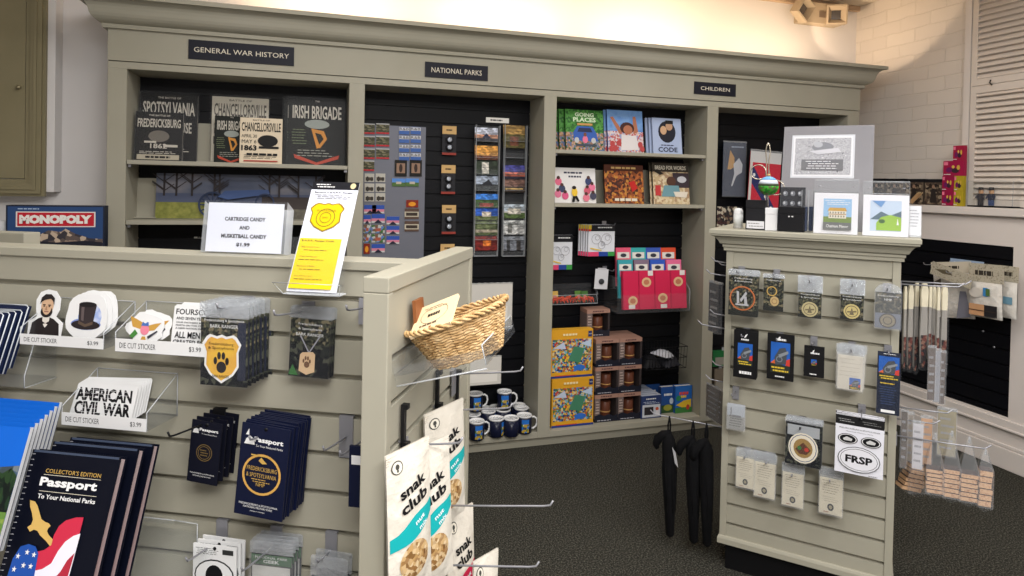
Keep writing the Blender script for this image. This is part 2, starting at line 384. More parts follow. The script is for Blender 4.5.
def plaque(x0, y0, x1, y1, s, hh, ww):
    l, w_, h_ = FB.rect(x0, y0, x1, y1, .006)
    b = MB(); b.box(-w_ / 2, w_ / 2, -.003, .003, 0, h_, C(24, 25, 36, .5))
    A = Art(b, -w_ / 2, 0, w_, h_, -.0032); A.t(s, .5, .5, hh, CREAM, w=ww)
    o = b.build('sign_plaque', bc); o.location = (l.x - 1.2, l.y - BF, l.z); o['label'] = 'dark plaque reading ' + s
plaque(189.7, 43.5, 295, 62.5, 'GENERAL WAR HISTORY', .26, .9)
plaque(425.3, 64, 488, 79, 'NATIONAL PARKS', .34, .8)
plaque(694.2, 83, 735.6, 95.3, 'CHILDREN', .3, .7)
# ============================================================ FRONT SLATWALL DISPLAY
def slats(b, x0, x1, z0, z1, g0, pitch, yf, mat, gap=.011, th=.014):
    b.box(x0, x1, yf + th, yf + th + .012, z0, z1, mat)
    tops = [z1]; z = g0
    while z > z0 + .01: tops.append(z - gap / 2); b.box(x0, x1, yf, yf + th + .001, z + gap / 2, tops[-2], mat); z -= pitch
    b.box(x0, x1, yf, yf + th + .001, z0, tops[-1], mat)
    return b
AF = math.radians(-(98.93 - 72.63))
FW = Frame((0, 0, 0), AF); FW.P = FW.n * -1.196
fd = thing('slatwall_display', 'low sage slatwall display in the foreground with a wing panel at its right end', 'display stand', FW.P, (0, 0, AF))
TOP = 1.237
b = MB(); slats(b, -1.9, -.386, .08, TOP - .019, 1.162, .0765, 0, PAINT); b.box(-1.9, -.386, .03, .055, .08, TOP - .019, PAINT)
b.build('slat_panel', fd)
b = MB(); b.box(-1.9, -.366, -.006, .072, TOP - .019, TOP - .0006, PAINT); b.build('top_cap', fd, bevel=.002)
b = MB(); b.box(-1.9, -.4, .005, .06, 0, .08, C(20, 20, 22)); b.build('kick_base', fd)
# the wing: a panel that crosses the end of the front panel
SK = math.radians(-1.9)
FS = Frame(FW.P + FW.d * -.353 + FW.n * .2, AF + SK + math.pi / 2)      # its right face; local x runs away from the camera
wg = MB().box(.0, .02, -.0435, 0, .06, TOP - .0005, PAINT); wg.box(.0, .544, -.0435, 0, TOP - .024, TOP, PAINT)
# wing coordinates: x away, y to the left is +  -> build in FS's own frame, y>0 is into the panel
b = MB(); b.box(0, .022, .0, .0435, .06, TOP - .026, PAINT); b.box(.522, .544, 0, .0435, .06, TOP - .026, PAINT)
M = Matrix.Translation(FS.P) @ Matrix.Rotation(FS.rz, 4, 'Z'); Mi = fd.matrix_basis.inverted() if False else (Matrix.Translation(fd.location) @ Matrix.Rotation(AF, 4, 'Z')).inverted() @ M
def wp(b, name, bevel=.0015): b.xf(Mi); return b.build(name, fd, bevel=bevel)
wp(b, 'wing_post', .002)
wp(MB().box(0, .544, -.0005, .044, TOP - .026, TOP, PAINT), 'wing_cap', .002)
b = MB(); slats(b, .022, .522, .1, TOP - .026, 1.10, .0765, .004, PAINT, th=.012); b.box(.022, .522, .03, .039, .1, TOP - .026, PAINT); wp(b, 'wing_panel', 0)
wp(MB().box(.02, .52, .006, .038, 0, .1, C(20, 20, 22)), 'wing_kick')
# rear cross panel of the same display, its end just showing at the left
c0 = FW.to_local(hitz(34, 232.5, TOP))
b = MB(); b.box(-2.2, c0[0], c0[1] - .03, c0[1] + .02, .08, TOP, PAINT); b.box(-2.2, -1.9, .0, c0[1], .08, TOP, PAINT); b.build('rear_panel', fd, bevel=.002)
# ============================================================ RIGHT SLATWALL TOWER
AR = math.radians(-(118.76 - 72.63))
FR = Frame((0, 0, 0), AR); P0 = Vector((0, 0, EYE)) + ray(800, 400) * (2.25 / FPX)
xl = FR.d.dot(P0); FR.P = FR.n * P0.dot(FR.n)
rl = FR.to_local(FR.hit(722.6, 400))[0]; rr_ = FR.to_local(FR.hit(897.3, 400))[0]
FR.P = FR.P + FR.d * ((rl + rr_) / 2); RWd = (rr_ - rl) / 2; RD = .42
rd = thing('slatwall_tower', 'sage four-way slatwall tower with moulded top and black base, right of centre', 'display stand', FR.P, (0, 0, AR))
zt = FR.hit(722, 249)[2] if False else 1.155
b = MB(); slats(b, -RWd + .024, RWd - .024, .125, 1.17, 1.103, .0715, .004, PAINT)
b.build('slat_panel', rd)
for sx in (-1, 1):
    b = MB(); b.box(min(sx * RWd, sx * (RWd - .024)), max(sx * RWd, sx * (RWd - .024)), 0, .024, .125, 1.17, PAINT); b.build('corner_post', rd, bevel=.002)
    b = MB(); b.box(min(sx * RWd, sx * (RWd - .024)), max(sx * RWd, sx * (RWd - .024)), RD - .024, RD, .125, 1.17, PAINT); b.build('corner_post', rd, bevel=.002)
    k = MB(); slats(k, .024, RD - .024, .125, 1.17, 1.103, .0715, .004, PAINT)
    k.xf(Matrix.Translation((sx * RWd, RD if sx < 0 else 0, 0)) @ Matrix.Rotation(sx * math.pi / 2, 4, 'Z') if sx > 0 else Matrix.Translation((-RWd, RD, 0)) @ Matrix.Rotation(-math.pi / 2, 4, 'Z'))
    k.build('side_panel', rd)
b = MB(); b.box(-RWd + .024, RWd - .024, RD - .02, RD - .004, .125, 1.17, PAINT); b.build('back_panel', rd)
b = MB(); b.rings(-RWd, RWd, 0, RD, [(0, .1), (.006, .1), (.006, .118), (.003, .126), (0, .128)], PAINT); b.build('bottom_moulding', rd)
b = MB(); b.box(-RWd + .02, RWd - .02, .02, RD - .02, 0, .1, C(12, 12, 14)); b.build('kick_base', rd)
b = MB(); b.rings(-RWd, RWd, 0, RD, [(0, 1.168), (.008, 1.168), (.008, 1.178), (.012, 1.182), (.012, 1.19), (.02, 1.194), (.026, 1.206), (.036, 1.218), (.048, 1.223), (.048, 1.228), (.052, 1.23), (.052, 1.243), (.05, 1.246)], PAINT)
b.build('crown_moulding', rd)
RT = 1.246
# ============================================================ HELPERS FOR GOODS
def proj(p):
    v = W2C @ (Vector(p) - Vector((0, 0, EYE))); return PX + FPX * v.x / v.z, PY + FPX * v.y / v.z
def hook(F, x, y, L, label, group=None, mat=None, plate=(.013, .045), tip=True, tipx=None, drop=.012, name='display_hook', cat='hook', rise=.1):
    """slatwall hook: plate in the groove at pixel x, y; rod sticks out along the wall's normal"""
    p = F.hit(x, y); mat = mat or METAL
    if tipx is not None:
        best = None
        for k in range(3, 60):
            q = p + F.n * (k * .01) - Vector((0, 0, drop)); e = abs(proj(q)[0] - tipx)
            if best is None or e < best[0]: best = (e, k * .01)
        L = best[1]
    r = thing(name, label, cat, p, (0, 0, F.rz), group)
    b = MB(); b.box(-plate[0], plate[0], -.004, -.0005, -plate[1], .003, mat); b.box(-plate[0], plate[0], -.004, .006, .003, .006, mat)
    b.build('back_plate', r)
    g = rise * L
    pts = [(0, -.004, -drop), (0, -L * .55, -drop + g * .55), (0, -L + .012, -drop + g)]
    if tip: pts += [(0, -L, -drop + g + .003), (0, -L - .005, -drop + g + .012)]
    MB().tube(pts, .0019, mat, 8).build('rod', r)
    return p, L
def at_x(F, x, y, tx):
    """how far out along a hook at pixel x, y a thing must hang to show at column tx"""
    p = F.hit(x, y); return min((abs(proj(p + F.n * (k * .002))[0] - tx), k * .002) for k in range(4, 140))[1]
def wall_xy(F, x, y, off): return F.hit(x, y, off)
def packet(w, h, top, label, cat, name, art, loc, rot, group=None, film=FILM, t=.004, card=INK, topmat=MILK, round_top=False):
    """hang-card in a clear bag: bag + card, hole punched header"""
    r = thing(name, label, cat, loc, rot, group)
    b = MB(); b.box(-w / 2, w / 2, -t * .25, t * .25, .004, h - top, card)
    art(Art(b, -w / 2, .004, w, h - top - .004, -t * .25)); b.build('printed_card', r)
    b = MB()
    n = 8; rr = random.Random(int(w * 1e5 + h * 1e4))
    vs = []; fs = []
    for j in range(5):
        for i in range(n + 1):
            vs.append((-w / 2 - .003 + (w + .006) * i / n, -t / 2 - .001 - rr.uniform(0, .0015), (h - top) * j / 4))
    for j in range(4):
        for i in range(n): k = j * (n + 1) + i; fs.append((k, k + 1, k + n + 2, k + n + 1))
    b.add(vs, fs, film, True)
    b.build('clear_bag', r)
    if top > .004:
        b = MB(); pts = [(-w / 2 - .003, h - top), (w / 2 + .003, h - top)]
        if round_top: pts += [((w / 2 + .003) * math.cos(math.pi * k / 8), h - top + top * math.sin(math.pi * k / 8)) for k in range(9)]
        else: pts += [(w / 2 + .003, h - .003), (w / 2, h), (-w / 2, h), (-w / 2 - .003, h - .003)]
        b.prism(pts, -t * .4, -t * .1, topmat); b.build('hang_tab', r)
    return r
def card_stack(F, px, off, n, gap, name, cat, group, lab, art, top=0, t=.003, card=NAVY, film=None, tilt=0, roll=0, jit=.6, sag=.0006):
    """row of like cards hanging one behind the other; px = rectangle of the front one"""
    loc, w, h = F.rect(*px, off)
    if film:
        r = packet(w, h, top, lab % nth(0, n), cat, name, art, loc, (tilt, roll, F.rz), group, card=card, t=t, film=film)
    else:
        r = thing(name, lab % nth(0, n), cat, loc, (tilt, roll, F.rz), group)
        b = MB(); b.box(-w / 2, w / 2, -t / 2, t / 2, 0, h, card); art(Art(b, -w / 2, 0, w, h, -t / 2)); b.build('printed_card', r)
        b = MB(); b.lathe([(.0035, 0), (.0035, t + .0006)], 0, 0, INK, 10); b.xf(Matrix.Translation((0, -t / 2 - .0005, h - .006)) @ Matrix.Rotation(-math.pi / 2, 4, 'X')); b.build('punched_hole', r)
    for k in range(1, n):
        dup(r, loc - F.n * gap * k + F.d * random.uniform(-.002, .002) * jit + Vector((0, 0, random.uniform(0, .0025) * jit - sag * k)),
            (tilt, roll + math.radians(random.uniform(-1.2, 1.2) * jit), F.rz + math.radians(random.uniform(-2, 2) * jit)), lab % nth(k, n))
    return r, loc, w, h
def tray(F, px, hb, dep, label, writing=True, name='sticker_holder', cat='display holder'):
    """clear slatwall bin: px = rectangle of its front lip"""
    loc, w, h = F.rect(*px, dep); r = thing(name, label, cat, loc, (0, 0, F.rz))
    t = .002
    b = MB(); b.box(-w / 2, w / 2, dep - t - .002, dep - .002, 0, hb, ACR); b.box(-w / 2, w / 2, 0, dep, 0, t, ACR); b.box(-w / 2, w / 2, 0, t, 0, h, ACR)
    for s in (-1, 1):
        b.add([(s * w / 2, 0, 0), (s * w / 2, dep, 0), (s * w / 2, dep, hb), (s * w / 2, 0, h + .012)], [(0, 1, 2, 3)], ACR)
        b.tube([(s * w / 2, 0, 0), (s * w / 2, 0, h + .012), (s * w / 2, dep - .003, hb)], .0011, ACRE, 4)
        b.tube([(s * w / 2, dep - .003, 0), (s * w / 2, dep - .003, hb)], .0011, ACRE, 4)
    b.tube([(-w / 2, dep - .003, hb), (w / 2, dep - .003, hb)], .0011, ACRE, 4); b.tube([(-w / 2, 0, 0), (w / 2, 0, 0)], .0011, ACRE, 4)
    b.build('clear_bin', r)
    if writing:
        b = MB(); b.box(-w / 2, w / 2, -.0012, -.0002, 0, h, WHT); A = Art(b, -w / 2, 0, w, h, -.0013)
        A.t('DIE CUT STICKER', .25, .5, .42, C(60, 60, 60), w=.4); A.t('$3.99', .88, .5, .42, C(60, 60, 60), w=.13)
        b.build('price_strip', r)
    return r, loc, w, h
FH = 'clear bag hook'
# ============================================================ FRONT DISPLAY: TOP ROW
skin = C(206, 170, 138); dkc = C(38, 32, 32)
def lincoln(A):
    A.p([(.02, .02), (.98, .02), (.93, .3), (.75, .4), (.6, .44), (.4, .44), (.25, .4), (.07, .3)], dkc)
    A.p([(.38, .5), (.62, .5), (.6, .3), (.5, .2), (.4, .3)], C(220, 214, 205)); A.p([(.36, .36), (.5, .3), (.64, .36), (.62, .27), (.5, .3), (.38, .27)], dkc)
    A.e(.5, .68, .2, .2, skin); A.e(.5, .56, .19, .13, dkc); A.e(.5, .66, .145, .17, skin); A.r(.43, .55, .57, .57, C(140, 90, 80))
    A.p([(.27, .72), (.3, .87), (.42, .95), (.6, .95), (.72, .87), (.73, .7), (.68, .8), (.6, .85), (.42, .82), (.33, .78)], dkc)
    A.r(.37, .7, .46, .72, dkc); A.r(.54, .7, .63, .72, dkc); A.e(.42, .68, .025, .012, dkc); A.e(.59, .68, .025, .012, dkc)
    A.p([(.49, .68), (.52, .68), (.54, .6), (.47, .6)], C(170, 130, 100))
def tophat(A):
    A.e(.5, .3, .46, .16, C(120, 140, 200)); A.e(.6, .5, .36, .36, photo('hat_wash', [(226, 228, 236), (150, 170, 220), (226, 228, 236)], 30)); A.e(.5, .28, .44, .13, C(40, 34, 36))
    A.p([(.28, .3), (.24, .82), (.5, .9), (.78, .82), (.72, .28), (.5, .22)], C(52, 44, 46)); A.p([(.28, .38), (.28, .3), (.5, .22), (.72, .3), (.72, .38), (.5, .3)], C(92, 76, 64))
    A.e(.51, .83, .27, .07, C(30, 26, 28)); A.p([(.36, .4), (.33, .75), (.42, .76), (.44, .38)], C(96, 84, 84))
def blob(n, seed, amp=.06, sq=2.0):
    rr = random.Random(seed); pts = []
    for k in range(n):
        a = 2 * math.pi * k / n; c, s_ = math.cos(a), math.sin(a); q = (abs(c) ** sq + abs(s_) ** sq) ** (-1 / sq)
        m = 1 - amp + amp * math.sin(5 * a + seed) * .6 + rr.uniform(-amp, amp) * .4
        pts.append((.5 + .5 * c * q * m, .5 + .5 * s_ * q * m))
    return pts
def diecut(F, px, off, outline, art, label, name='sticker', cat='sticker', tilt=-.15, inset=.08, n=1, shift=(.012, .004), group=None, z=None):
    """cut-out sticker(s) standing in a bin"""
    loc, w, h = F.rect(*px, off)
    if z is not None: h += loc.z - z; loc.z = z
    for k in range(n - 1, -1, -1):
        b = MB(); o = Vector((0, 0, 0)) + F.d * shift[0] * k + F.n * (-.006 * k) + Vector((0, 0, shift[1] * k))
        b.prism([((u - .5) * w, v * h) for u, v in outline], 0, .0008, WHT)
        A = Art(b, -w / 2 + inset * w, inset * h, w * (1 - 2 * inset), h * (1 - 2 * inset), 0)
        art(A)
        ob = b.build(name, None, loc + o, (tilt, 0, F.rz + (.03 * k if n > 1 else 0)))
        tag(ob, label if n == 1 else label % nth(k, n), cat, group)
tr1, l1, w1, h1 = tray(FW, (20, 336, 103, 346.5), .078, .085, 'clear bin on the front display holding a bearded man portrait and top hat stickers')
pl = [(.02, 0), (.98, 0), (1, .34), (.78, .46), (.86, .6), (.85, .82), (.7, .97), (.45, 1), (.25, .94), (.15, .78), (.17, .6), (.22, .45), (0, .34)]
diecut(FW, (26, 290, 60.5, 338), .055, pl, lincoln, 'die cut sticker of a bearded man in a dark suit and bow tie', inset=.05, z=l1.z + .003)
diecut(FW, (62, 293, 105, 339), .05, blob(24, 3, .05, 2.6), tophat, 'white die cut sticker of a black top hat, %s', n=3, group='top hat stickers', inset=.12, z=l1.z + .003, shift=(.006, .003))
tr2, l2, w2, h2 = tray(FW, (115, 341, 206, 354), .082, .085, 'clear bin holding an eagle sticker and a sticker with lines of black text')
def eagle(A):
    g = C(196, 150, 70)
    A.p([(.0, .95), (.1, .55), (.4, .45), (.45, .7), (.2, .85)], g); A.p([(1, .75), (.8, .45), (.55, .4), (.55, .6), (.8, .7)], g)
    A.e(.5, .45, .14, .2, C(225, 130, 150)); A.p([(.38, .6), (.62, .6), (.6, .75), (.42, .75)], C(70, 110, 180)); A.e(.5, .78, .06, .08, WHT)
    A.p([(.05, .2), (.2, .45), (.3, .3), (.15, .1)], C(70, 130, 60)); A.p([(.6, .2), (.9, .45), (.92, .4), (.65, .12)], C(60, 60, 70)); A.p([(.45, .2), (.55, .2), (.6, .02), (.4, .02)], g)
diecut(FW, (121, 311, 165, 344), .055, blob(26, 5, .12, 1.7), eagle, 'sticker of an eagle with spread golden wings, %s', n=2, group='eagle stickers', inset=.14, z=l2.z + .003)
def four(A):
    for s_, v, hh, ww in (('FOURSCORE', .86, .14, .96), ('AND SEVEN YEARS AGO', .7, .07, .92), ('OUR FATHERS BROUGHT', .6, .04, .9), ('FORTH ON THIS CONTINENT', .53, .04, .9), ('A NEW NATION DEDICATED', .46, .04, .9), ('ALL MEN ARE', .3, .15, .9), ('CREATED EQUAL', .12, .12, .95)): A.t(s_, .5, v, hh, INK, w=ww, bold=1)
rq = [(.03, 0), (.97, 0), (1, .04), (1, .95), (.96, 1), (.05, 1), (0, .95), (0, .04)]
diecut(FW, (170, 306, 216, 349), .05, rq, four, 'square white sticker with lines of bold black capitals, %s', n=2, group='text stickers', inset=.03, z=l2.z + .003)
tr3, l3, w3, h3 = tray(FW, (61.5, 415.5, 146, 428), .086, .09, 'clear bin holding slanted black and white lettered stickers, below the portrait bin')
def acw(A): A.t('AMERICAN', .5, .7, .4, INK, w=.92, bold=2); A.t('CIVIL WAR', .5, .27, .42, INK, w=.92, bold=2); A.lines(.05, .95, .1, .9, 7, WHT, .1, 4)
pq = [(.0, 0), (.93, 0), (.95, .05), (1, .94), (.98, 1), (.12, 1), (.09, .95)]
diecut(FW, (68, 385, 134, 421), .06, pq, acw, 'sticker lettered AMERICAN CIVIL WAR, %s of its bin', n=6, group='lettered war stickers', inset=.04, z=l3.z + .003, shift=(.0002, .0008))
# junior ranger bags
foliage = mosaic('camouflage_photo', [(26, 30, 26), (58, 60, 48), (36, 40, 34), (112, 104, 82), (20, 22, 24), (74, 76, 60)], 190)
darkph = mosaic('dark_photo', [(18, 20, 24), (34, 38, 36), (14, 16, 22), (70, 72, 62), (24, 26, 30)], 120)
def shield(A, u, v, ru, rv, m):
    s_ = [(-.6, 1), (-.25, .92), (0, 1), (.25, .92), (.6, 1), (.78, .9), (1, .62), (.86, .3), (.88, -.3), (.6, -.66), (0, -1), (-.6, -.66), (-.88, -.3), (-.86, .3), (-1, .62), (-.78, .9)]
    A.p([(u + a * ru, v + c * rv) for a, c in s_], m)
def paw(A, u, v, s_, m):
    A.e(u, v - s_ * .3, s_ * .62, s_ * .5, m)
    for a, c in ((-.75, .25), (-.28, .7), (.28, .7), (.75, .25)): A.e(u + a * s_, v + c * s_, s_ * .23, s_ * .33, m)
gold2 = noisy('gold_badge', [(232, 190, 60), (206, 150, 74)], 22, .45)
def junior(A):
    A.r(0, .52, 1, 1, foliage); A.t('Fredericksburg & Spotsylvania', .5, .96, .05, WHT, w=.85); A.t('BARK RANGER', .5, .88, .05, WHT, w=.6)
    A.r(.8, .1, .97, .95, C(40, 44, 60)); shield(A, .46, .4, .42, .36, WHT); shield(A, .46, .4, .37, .32, gold2); paw(A, .46, .33, .17, dkc)
    A.t('Fredericksburg', .46, .62, .05, dkc, w=.52); A.t('& Spotsylvania', .46, .56, .05, dkc, w=.55); A.t('BARK RANGER', .46, .15, .04, dkc, w=.36)
hook(FW, 248, 299, .19, 'chrome hook carrying the bags with gold paw badges', 'chrome display hooks', tipx=217)
card_stack(FW, (200.5, 302, 247, 388), at_x(FW, 248, 299, 223), 8, .0145, 'badge_packet', 'packet', 'gold paw badge packets', 'clear bag with a gold paw print shield badge, %s', junior, top=.03, card=darkph, film=FILM, t=.005)
def junior2(A):
    A.r(0, .55, 1, 1, foliage); A.t('Fredericksburg', .5, .9, .05, WHT, w=.6); A.t('& Spotsylvania', .5, .82, .05, WHT, w=.6); A.t('BARK RANGER', .5, .73, .05, WHT, w=.7)
    A.p([(.25, .7), (.5, .4), (.78, .72), (.74, .72), (.5, .44), (.29, .7)], C(150, 150, 160)); A.p([(.0, .02), (.25, .02), (.1, .2)], C(60, 110, 60))
    A.p([(.26, .1), (.28, .38), (.34, .42), (.6, .44), (.66, .4), (.66, .1), (.46, .04)], C(206, 176, 140)); paw(A, .46, .25, .11, C(110, 80, 60))
hook(FW, 309, 304, .2, 'chrome hook carrying the bags with round wooden badge pendants', 'chrome display hooks', tipx=275)
card_stack(FW, (288.5, 307, 328, 379), .035, 4, .007, 'pendant_packet', 'packet', 'wooden pendant packets', 'clear bag with wooden badge on a chain, %s', junior2, top=.022, card=darkph, film=FILM, roll=math.radians(2), t=.005)
hook(FW, 366, 301, .16, 'bare chrome hook beside the wing post, upper one', tipx=347)
# navy passport cards
def passp(A, big=True):
    A.t('Passport', .58, .835, .07, WHT, w=.6, bold=2); A.t('To Your National Parks', .6, .775, .024, WHT, w=.56)
    A.p([(.08, .78), (.3, .78), (.28, .84), (.2, .87), (.12, .84)], WHT); A.p([(.1, .88), (.16, .95), (.17, .88)], WHT)
    A.ring(.5, .47, .4, .045, C(206, 160, 84), asp=1); A.t('FREDERICKSBURG', .5, .53, .045, GOLD, w=.62); A.t('& SPOTSYLVANIA', .5, .46, .045, GOLD, w=.62); A.t('NMP', .5, .36, .035, GOLD)
    A.p([(.42, .62), (.5, .59), (.6, .6), (.53, .63), (.47, .66)], GOLD); A.lines(.3, .7, .38, .43, 2, GOLD, .35); A.lines(.25, .8, .665, .69, 1, GOLD, .6)
    A.t('FREDERICKSBURG & SPOTSYLVANIA', .5, .14, .022, WHT, w=.8); A.t('NATIONAL MILITARY PARK', .5, .11, .022, WHT, w=.6); A.t('passport stamps', .5, .07, .015, WHT, w=.3)
hook(FW, 284, 418, .2, 'chrome hook carrying the large navy passport cards', 'chrome display hooks', tipx=249)
card_stack(FW, (234, 425, 282, 517), at_x(FW, 284, 418, 258), 11, at_x(FW, 284, 418, 258) / 11.5, 'passport_folder', 'card', 'large navy passport folders', 'large navy passport folder with gold ring emblem, %s', passp, roll=math.radians(5), jit=1)
def passp2(A):
    A.t('Passport', .58, .86, .06, WHT, w=.62, bold=2); A.t('To Your National Parks', .6, .8, .02, WHT, w=.5); A.p([(.06, .8), (.26, .8), (.24, .87), (.1, .88)], WHT)
    A.ring(.5, .5, .26, .02, C(120, 100, 60)); A.ring(.5, .5, .2, .015, C(120, 100, 60)); A.lines(.36, .64, .44, .56, 3, C(120, 100, 60))
    A.t('FREDERICKSBURG & SPOTSYLVANIA', .5, .16, .02, WHT, w=.8); A.t('NATIONAL MILITARY PARK', .5, .12, .02, WHT, w=.6)
hook(FW, 220, 411, .26, 'black hook carrying the small navy passport cards', mat=DMETAL, tipx=170)
card_stack(FW, (187, 421, 217, 483), at_x(FW, 220, 411, 202), 4, .019, 'passport_folder', 'card', 'small navy passport folders', 'small navy passport folder with round seal, %s', passp2, roll=math.radians(5), card=C(14, 16, 30), jit=1)
hook(FW, 347, 418.5, .16, 'bare chrome hook with a long slotted plate, right of the passports', plate=(.014, .075), tipx=324, drop=.035)
# the navy folder half behind the wing post
loc, w_, h_ = FW.rect(349, 446, 372, 507, .11)
r = thing('passport_folder', 'navy folder mostly hidden behind the wing post of the front display', 'card', loc, (0, 0, AF))
b = MB(); b.box(-w_ / 2, w_ / 2, -.003, .003, 0, h_, NAVY); Art(b, -w_ / 2, 0, w_, h_, -.003).r(.1, .7, .5, .85, WHT); b.build('printed_card', r)
hook(FW, 371, 428, .14, 'chrome hook carrying the half hidden navy folder', 'chrome display hooks')
# bottom row
hook(FW, 223, 522, .2, 'chrome hook above the white oval magnet packs', 'chrome display hooks', tipx=188, plate=(.012, .05), drop=.03)
hook(FW, 277, 528, .22, 'chrome hook above the green lettered bag', 'chrome display hooks', tipx=244, plate=(.012, .05), drop=.03)
hook(FW, 332, 534, .2, 'chrome hook above the crinkled clear bag', 'chrome display hooks', tipx=318, plate=(.012, .05), drop=.03)
def oval(A):
    A.lines(.05, .6, .82, .95, 4, C(90, 90, 90), .3); A.r(.68, .85, .93, .94, C(50, 50, 50)); A.e(.5, .45, .46, .3, INK); A.e(.5, .45, .43, .275, WHT); A.e(.5, .45, .2, .2, INK); A.scr(.5, .3, .05, INK, .5)
card_stack(FW, (193, 545, 236, 600), .05, 3, .014, 'magnet_pack', 'magnet', 'white oval magnet packs', 'white card with black edged oval magnet, %s', oval, card=WHT)
def geek(A): A.r(0, .8, 1, .98, C(46, 92, 52)); A.t('NATIONAL PARK', .5, .93, .045, WHT, w=.8); A.t('GEEK', .5, .86, .06, WHT, w=.4, bold=1); A.r(.03, .1, .97, .78, C(200, 200, 196))
card_stack(FW, (251, 541, 291, 610), .045, 4, .012, 'pin_packet', 'packet', 'green lettered bags', 'clear bag over green NATIONAL PARK GEEK card, %s', geek, top=.025, card=darkph, film=HANG, t=.005)
card_stack(FW, (310, 556, 344, 620), .035, 2, .02, 'pin_packet', 'packet', 'crinkled clear bags', 'crinkled clear bag at the bottom edge, %s', lambda A: A.r(.1, .1, .9, .8, GREY), top=.04, card=darkph, film=HANG, t=.005, roll=.03)
# bare acrylic plate
loc, w_, h_ = FW.rect(128, 519, 196, 590, .012)
r = thing('literature_holder', 'empty clear acrylic plate holder right of the collector books', 'display holder', loc, (0, 0, AF))
b = MB(); b.box(-w_ / 2, w_ / 2, 0, .003, 0, h_, ACR); b.tube([(-w_ / 2, 0, 0), (-w_ / 2, 0, h_), (w_ * .18, 0, h_)], .0014, ACRE, 4); b.tube([(w_ * .18, 0, h_), (w_ / 2, 0, h_ - .002), (w_ / 2, 0, 0)], .0014, ACRE, 4)
b.box(-w_ / 2, w_ * .18, -.012, 0, h_ - .002, h_, ACR); b.build('clear_plate', r)
# spiral bound collector books leaning in a rack
def lean(F, x, y, off, w, h, tilt, corner):
    """bottom-centre of a leaning board whose top corner is seen at pixel x, y"""
    p = F.hit(x, y, off); s_ = {'TL': 1, 'TR': -1, 'TC': 0}[corner]
    return p + F.d * (s_ * w / 2) - Vector((0, 0, h * math.cos(tilt))) + F.n * (h * math.sin(-tilt))
pages = noisy('page_edges', [(190, 190, 190), (120, 60, 66), (205, 200, 198), (90, 90, 100)], 3, .8, stretch=(900, 1, .1), kind='noise')
def collector(A):
    sh_ = C(70, 98, 140, .3)
    A.r(.02, .985, .98, 1, C(60, 70, 90)); A.t("COLLECTOR'S EDITION", .52, .87, .028, GOLD, w=.62); A.r(.2, .842, .84, .845, CREAM)
    A.t('Passport', .5, .79, .075, WHT, w=.64, bold=2); A.r(.2, .735, .84, .738, CREAM); A.t('To Your National Parks', .52, .703, .03, WHT, w=.64, bold=1)
    e1 = C(206, 170, 96)
    A.p([(.13, .67), (.19, .665), (.23, .64), (.27, .6), (.31, .56), (.36, .545), (.4, .54), (.43, .525), (.41, .51), (.405, .49), (.43, .47), (.5, .44), (.53, .41), (.545, .385), (.49, .395), (.42, .43), (.34, .46), (.3, .485), (.26, .49), (.22, .475), (.18, .5), (.215, .52), (.22, .55), (.19, .59), (.15, .63)], e1)
    A.p([(.76, .6), (.68, .595), (.58, .57), (.52, .53), (.49, .47), (.49, .41), (.43, .375), (.36, .36), (.36, .22), (.5, .2), (.76, .35)], C(196, 44, 70))
    A.p([(.36, .24), (.46, .26), (.54, .3), (.58, .38), (.63, .44), (.7, .48), (.77, .5), (.76, .2), (.6, .05), (.36, .05)], C(226, 224, 236)); A.p([(.36, .12), (.48, .13), (.58, .18), (.66, .26), (.7, .33), (.76, .38), (.74, .1), (.66, .0), (.36, .0)], C(170, 40, 60))
    A.p([(.1, .0), (.12, .3), (.17, .38), (.25, .4), (.33, .39), (.38, .35), (.4, .2), (.4, .0)], C(28, 76, 160))
    for u, v in ((.17, .32), (.26, .35), (.34, .34), (.17, .24), (.26, .27), (.34, .27), (.17, .15), (.26, .18), (.34, .18), (.18, .06), (.26, .09), (.34, .1)):
        A.p([(u + (.028 if k % 2 == 0 else .011) * math.sin(k * math.pi / 5), v + (.02 if k % 2 == 0 else .008) * math.cos(k * math.pi / 5)) for k in range(10)], WHT)
BW, BH, BT = .172, .24, math.radians(-19)
def spiral_book(name, label, cat, loc, tilt, w, h, t, art, cover, group, ring_side=-1):
    r = thing(name, label, cat, loc, (tilt, 0, AF), group)
    b = MB(); b.box(-w / 2, w / 2, -t / 2, -t / 2 + .0015, 0, h, cover); b.box(-w / 2, w / 2, t / 2 - .0015, t / 2, 0, h, cover)
    art(Art(b, -w / 2, 0, w, h, -t / 2)); b.build('cover', r, bevel=0)
    MB().box(-w / 2 + .006, w / 2 - .003, -t / 2 + .0015, t / 2 - .0015, .004, h - .004, pages).build('pages', r)
    b = MB(); n = int(h / .009)
    for k in range(n):
        zc = .008 + k * .009; xe = ring_side * (w / 2 - .004)
        b.tube([(xe + .0055 * math.cos(a) * 1, (t / 2 + .002) * math.sin(a), zc) for a in [2 * math.pi * q / 8 for q in range(8)]], .0007, METAL, 4, close=True)
    b.build('spiral_binding', r)
    return r
gloss = C(8, 11, 24, .45, 0, .12)
blu = C(62, 70, 92, .25, 0, .6)
for k, (x, y, o) in enumerate(((37, 449, .20), (57, 441, .165), (74, 437, .125))):
    spiral_book('spiral_passport_book', 'spiral bound dark collector book with eagle and flag, %s' % ('front' if k == 0 else 'middle' if k == 1 else 'rear'), 'book', lean(FW, x, y, o, BW, BH, BT, 'TL'), BT, BW, BH, .016, collector, gloss, 'spiral passport books')
